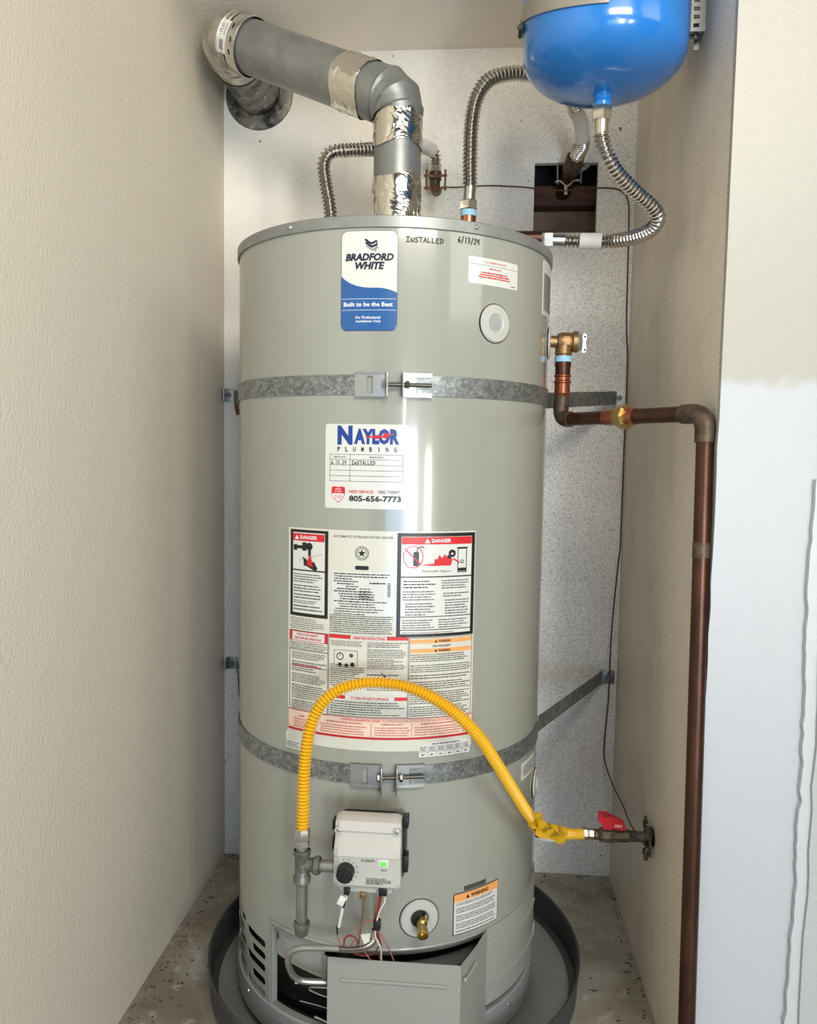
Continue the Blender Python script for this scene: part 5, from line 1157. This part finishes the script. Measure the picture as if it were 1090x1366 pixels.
part(MB().tube([Uc-dirH*0.040, Uc-dirH*0.012], 0.0135, 20), 'union_sleeve', M['cub'], dp_); part(MB().tube([Uc+dirH*0.010, Uc+dirH*0.030], 0.0135, 20), 'union_sleeve', M['cub'], dp_)
k = MB(); k.lathe([(0.0135, -0.015), (0.0165, -0.012), (0.0165, -0.004)], Uc, dirH, 8, caps=True); k.lathe([(0.0185, -0.005), (0.0205, -0.002), (0.0205, 0.010), (0.0165, 0.014)], Uc, dirH, 8, caps=True); part(k, 'brass_union', M['brass'], dp_, 'faceted brass union', angle=25)
part(MB().tube([Uc+dirH*0.028, E2-dirH*0.030], CR+0.0005, 24), 'cross_pipe', M['cu'], dp_)
part(MB().tube(bend([E2-dirH*0.042, E2, E2+dirV*0.042], 0.026, 10), 0.0146, 24), 'upper_elbow', M['cug'], dp_)
part(MB().tube([E2+dirV*0.036, E3], CR+0.0006, 28), 'down_pipe', M['cu'], dp_, 'long dark copper down pipe')
part(MB().tube([E2+dirV*0.186, E2+dirV*0.208], CR+0.0012, 24), 'solder_band', M['cug'], dp_)

# ------------------------------------------------------------------ gas line
GY = -0.360
gt = thing('gas_tee', 'grey iron gas tee and nipples left of the gas control box', 'pipe fitting', tuple(at(402, 1247, GY)))
gx = at(403, 1150, GY).x
z_ = lambda y: at(403, y, GY).z
k = MB(); k.lathe([(0.0115, z_(1133)), (0.0130, z_(1134)), (0.0130, z_(1139)), (0.0108, z_(1142)), (0.0108, z_(1166)), (0.0130, z_(1169)), (0.0130, z_(1176)), (0.0110, z_(1178))], (gx, GY, 0), (0, 0, 1), 28)
k.lathe([(0.0100, 0.004), (0.0105, 0.016), (0.0135, 0.019), (0.0135, 0.026), (0.011, 0.028)], (gx, GY, z_(1153)), (1, 0, 0), 28); part(k, 'tee_body', M['iron'], gt)
part(MB().tube([(gx+0.026, GY, z_(1153)), (ccx-0.03, GY, z_(1153))], 0.0088, 20), 'branch_nipple', M['pipeg'], gt)
part(MB().tube([(gx, GY, z_(1176)), (gx, GY, z_(1232))], 0.0086, 20), 'drip_leg', M['pipeg'], gt)
part(MB().lathe([(0.0095, z_(1229)), (0.0122, z_(1230)), (0.0122, z_(1235)), (0.0108, z_(1237)), (0.0100, z_(1245)), (0.0080, z_(1247)), (0.0, z_(1247))], (gx, GY, 0), (0, 0, 1), 28), 'cap', M['iron'], gt)
part(MB().tube([(gx, GY, z_(1136)), (gx, GY, z_(1126))], 0.0095, 16), 'close_nipple', M['pipeg'], gt)
yh = thing('gas_hose', 'yellow coated ribbed gas hose arching across the front of the heater', 'gas hose', (gx, GY, z_(1128)))
k = MB(); k.hexa((gx, GY, z_(1129)), (0, 0, 1), 0.0115, z_(1121)-z_(1129)); k.hexa((gx, GY, z_(1121)), (0, 0, 1), 0.0118, z_(1105)-z_(1121)); part(k, 'flare_nut', M['zinc'], yh)
VY = -0.030; HZ = at(790, 1112.5, VY).z
P = [Vector((gx+0.0005, GY, z_(1106))), at(404.5, 1085, GY), at(405, 1050, -.362), at(407.5, 1010, -.362), at(414, 970, -.360), at(428, 940, -.357), at(452, 920, -.354), at(485, 911, -.350), at(520, 911.5, -.346), at(552, 919, -.340), at(583, 934, -.330), at(612, 955, -.318), at(640, 984, -.300), at(663, 1019, -.275), at(684, 1053, -.240), at(703, 1083, -.195), at(718, 1100, -.155), at(735, 1109, -.110), at(755, 1112, -.065), at(779, 1112.5, VY)]
part(corr(MB(), P, 0.0095, 0.0053, 0.0022, 20), 'hose', M['yellow'], yh)
k = MB(); rnd = random.Random(5)
def flap(mb, P3, th=0.002):
    n = len(P3); c3 = sum((Vector(p) for p in P3), Vector())/n; a = [Vector(p) for p in P3]; b = [p+Vector((0, th, 0)) for p in a]
    mb.add(a+b, [tuple(range(n)), tuple(range(2*n-1, n-1, -1))]+[(i, (i+1) % n, n+(i+1) % n, n+i) for i in range(n)])
Q, _ = resample(spline([at(713, 1094, -.185), at(718, 1102, -.17), at(728, 1108, -.14), at(740, 1111, -.10), at(750, 1112, -.08)], 8), 0.0035)
rr_ = [0.0100+0.0025*math.sin(i*1.1)**2+0.002*rnd.random() for i in range(len(Q))]; k.tube(Q, rr_, 14); yt = part(k, 'tape_wrap', M['yelw'], yh, 'crumpled yellow tape wrapped round the hose', angle=25)
k = MB(); flap(k, [at(713, 1088, -.215), at(723, 1083, -.212), at(723, 1092, -.208), at(738, 1107, -.178), at(752, 1118, -.15), at(757, 1123, -.14), at(745, 1126, -.145), at(733, 1117, -.17), at(720, 1106, -.20)]); part(k, 'tape_flap', M['yelw'], yt)
k = MB(); flap(k, [at(714, 1113, -.195), at(718, 1097, -.20), at(727, 1107, -.185), at(742, 1117, -.155), at(738, 1120, -.155), at(720, 1118, -.19)]); part(k, 'tape_flap', M['yellow'], yt)
k = MB(); flap(k, [at(713, 1114, -.168), at(718, 1116, -.165), at(742, 1118, -.13), at(740, 1123, -.13), at(722, 1121.5, -.16), at(715, 1118, -.168)], 0.001); part(k, 'paper_tag', M['pwhite'], yt, 'white tag edge with dark print')
k = MB(); flap(k, [at(713.5, 1114, -.171), at(718, 1116, -.168), at(740, 1118, -.133), at(739.5, 1119.5, -.133), at(718, 1118, -.168), at(714, 1116.5, -.171)], 0.0006); part(k, 'tag_print', M['pn'], yt)
p = Vector((at(777, 1112, VY).x, VY, HZ)); k = MB(); k.hexa(p, (1, 0, 0), 0.0118, 0.010); k.hexa(p+Vector((0.010, 0, 0)), (1, 0, 0), 0.0105, 0.012); part(k, 'end_nut', M['ssn'], yh)
sv_ = thing('gas_shutoff_valve', 'brass gas shutoff valve with red lever handle at lower right', 'gas valve', (p.x+0.03, VY, HZ))
k = MB(); x_ = p.x+0.022; k.lathe([(0.0100, 0), (0.0105, 0.003), (0.0095, 0.006), (0.0130, 0.010), (0.0145, 0.018), (0.0145, 0.030), (0.0125, 0.036), (0.0125, 0.052), (0.0105, 0.054)], (x_, VY, HZ), (1, 0, 0), 8); k.tube([(x_+0.024, VY, HZ), (x_+0.024, VY, HZ+0.020)], 0.0065, 12); part(k, 'valve_body', M['dirtyb'], sv_)
k = MB(); hp = Vector((x_+0.022, VY, HZ+0.019))
HL = [(-0.016, 0.022), (-0.004, 0.023), (0.008, 0.018), (0.030, 0.008), (0.034, -0.004), (0.026, -0.007), (0.010, -0.004), (0.006, -0.006), (-0.008, -0.006), (-0.009, 0.006), (-0.016, 0.006)]
k.prism(HL, hp-Vector((0, 0.007, 0)), (1, 0, 0), (0, 0, 1), (0, 1, 0), 0.014); hd_ = part(k, 'lever_handle', M['red'], sv_, 'red lever handle', angle=20)
k = MB(); k.box(hp+Vector((-0.003, -0.007, 0.0205)), (0.015, 0.002, 0.004)); part(k, 'handle_shade_strip', mat('handle_shadow_side', srgb(120, 16, 22), 0.5), hd_)  # dark red box; shade on the handle painted into its colour
k = MB(); fl2 = lambda x, z, w: Vector((x, hp.y-0.0072-w, z)); lines(k, hp.x+0.013, hp.x+0.026, hp.z-0.001, hp.z+0.005, 2, 0.0004, 0.5, 201, mapper=fl2, ragged=0); part(k, 'handle_print', M['pw'], hd_)
gs = thing('gas_supply_pipe', 'grimy threaded gas pipe entering the lower right wall', 'gas pipe', (XR, VY, HZ))
xe = x_+0.050
part(MB().tube([(xe, VY, HZ), (XR+0.004, VY, HZ)], 0.0098, 20), 'pipe', M['dirtyg'], gs)
part(MB().lathe([(0.0118, 0), (0.0118, 0.012), (0.010, 0.013)], (xe, VY, HZ), (1, 0, 0), 20), 'collar', M['dirtyb'], gs)
part(MB().lathe([(0.010, -0.001), (0.0135, -0.0035), (0.0165, -0.001), (0.0175, 0.0)], (XR, VY, HZ), (1, 0, 0), 14), 'ragged_hole_edge', M['dark'], gs, 'dark ragged gap around the pipe')
xc = at(864, 1112, VY).x
kc = thing('ground_clamp', 'grimy bolted ground clamp on the gas pipe at the right wall', 'pipe clamp', (xc, VY, HZ))
for sg in (-1, 1):
    Q, _ = resample(spline([(xc-0.006, VY-0.026, HZ+0.012*sg), (xc-0.002, VY-0.014, HZ+0.013*sg), (xc, VY, HZ+0.0150*sg), (xc-0.002, VY+0.014, HZ+0.013*sg), (xc, VY+0.026, HZ+0.012*sg)], 6), 0.003); part(MB().tube(Q, 0.0042, 8), 'jaw', M['dirtyg'], kc)
for yy in (-0.022, 0.022): part(MB().tube([(xc, VY+yy, HZ-0.026), (xc, VY+yy, HZ+0.030)], 0.0026, 8), 'clamp_bolt', M['dirtyg'], kc); part(MB().hexa((xc, VY+yy, HZ+0.017), (0, 0, 1), 0.0055, 0.004), 'bolt_nut', M['dirtyg'], kc)
part(MB().lathe([(0.006, 0), (0.007, -0.008), (0.004, -0.010), (0.004, -0.020), (0.002, -0.021)], (xc-0.004, VY-0.01, HZ-0.018), (0, 0, 1), 10), 'wire_lug', M['dirtyg'], kc)

# ------------------------------------------------------------------ bonding wire
WY = YB-0.0035
bw = MB()
P = [at(594, 249, .325), at(606, 250, WY-.03), at(640, 248, WY), at(690, 249, WY), at(720, 252, WY-0.002), at(755, 254, .362), at(790, 251, WY-0.001), at(815, 251, WY), at(829, 255, WY), at(838, 268, WY), at(839, 300, WY), at(837, 380, WY), at(836, 440, WY), at(839, 500, WY-0.004), at(839, 540, WY-.006), at(834, 600, WY), at(833, 640, WY), at(831, 700, WY), at(824, 760, WY), at(817, 830, WY), at(814, 880, WY-.004), at(812, 930, WY), at(807, 985, WY-.01), at(807, 1015, WY-.02), at(818, 1048, .30), at(830, 1072, .20), at(838, 1092, .10), at(845, 1106, .0), Vector((xc-0.006, VY-0.006, HZ-0.010)), Vector((xc-0.003, VY-0.008, HZ-0.022))]
Q, _ = resample(spline(P, 10), 0.006)
for q in Q: q.x = min(q.x, XR-0.003); q.y = min(q.y, YB-0.003)
bw.tube(Q, 0.0016, 8)
bwo = bw.build('bonding_wire', M['wire']); tag(bwo, 'thin brown bonding wire running along the back wall and down its right corner', 'wire')
# ------------------------------------------------------------------ grit along the wall foot
gr = MB(); rnd = random.Random(3)
def grain(x, y, s_):
    bm = bmesh.new(); bmesh.ops.create_icosphere(bm, subdivisions=1, radius=s_)
    for v in bm.verts: v.co *= rnd.uniform(0.6, 1.25); v.co.z *= 0.6
    bm.verts.index_update(); gr.add([(v.co.x+x, v.co.y+y, v.co.z+ZF+s_*0.35) for v in bm.verts], [[v.index for v in f.verts] for f in bm.faces]); bm.free()
for i in range(260):
    t_ = rnd.random()
    if t_ < 0.35: x, y = XL+0.004+abs(rnd.gauss(0, 0.018)), rnd.uniform(-0.45, 0.37)
    elif t_ < 0.65: x, y = rnd.uniform(-0.43, 0.48), YB-0.004-abs(rnd.gauss(0, 0.014))
    elif t_ < 0.85: x, y = XR-0.004-abs(rnd.gauss(0, 0.012)), rnd.uniform(-0.3, 0.37)
    else: x, y = rnd.gauss(-0.395, 0.02), rnd.uniform(-0.3, 0.1)
    if math.hypot(x-PX, y) < rp+0.012 or (x > XR-0.04 and y < -0.2): continue
    grain(x, y, rnd.uniform(0.0008, 0.0028))
go = gr.build('floor_grit', M['clay'], smooth=False); tag(go, 'dark grit and crumbs scattered along the foot of the walls', 'debris', kind='stuff')
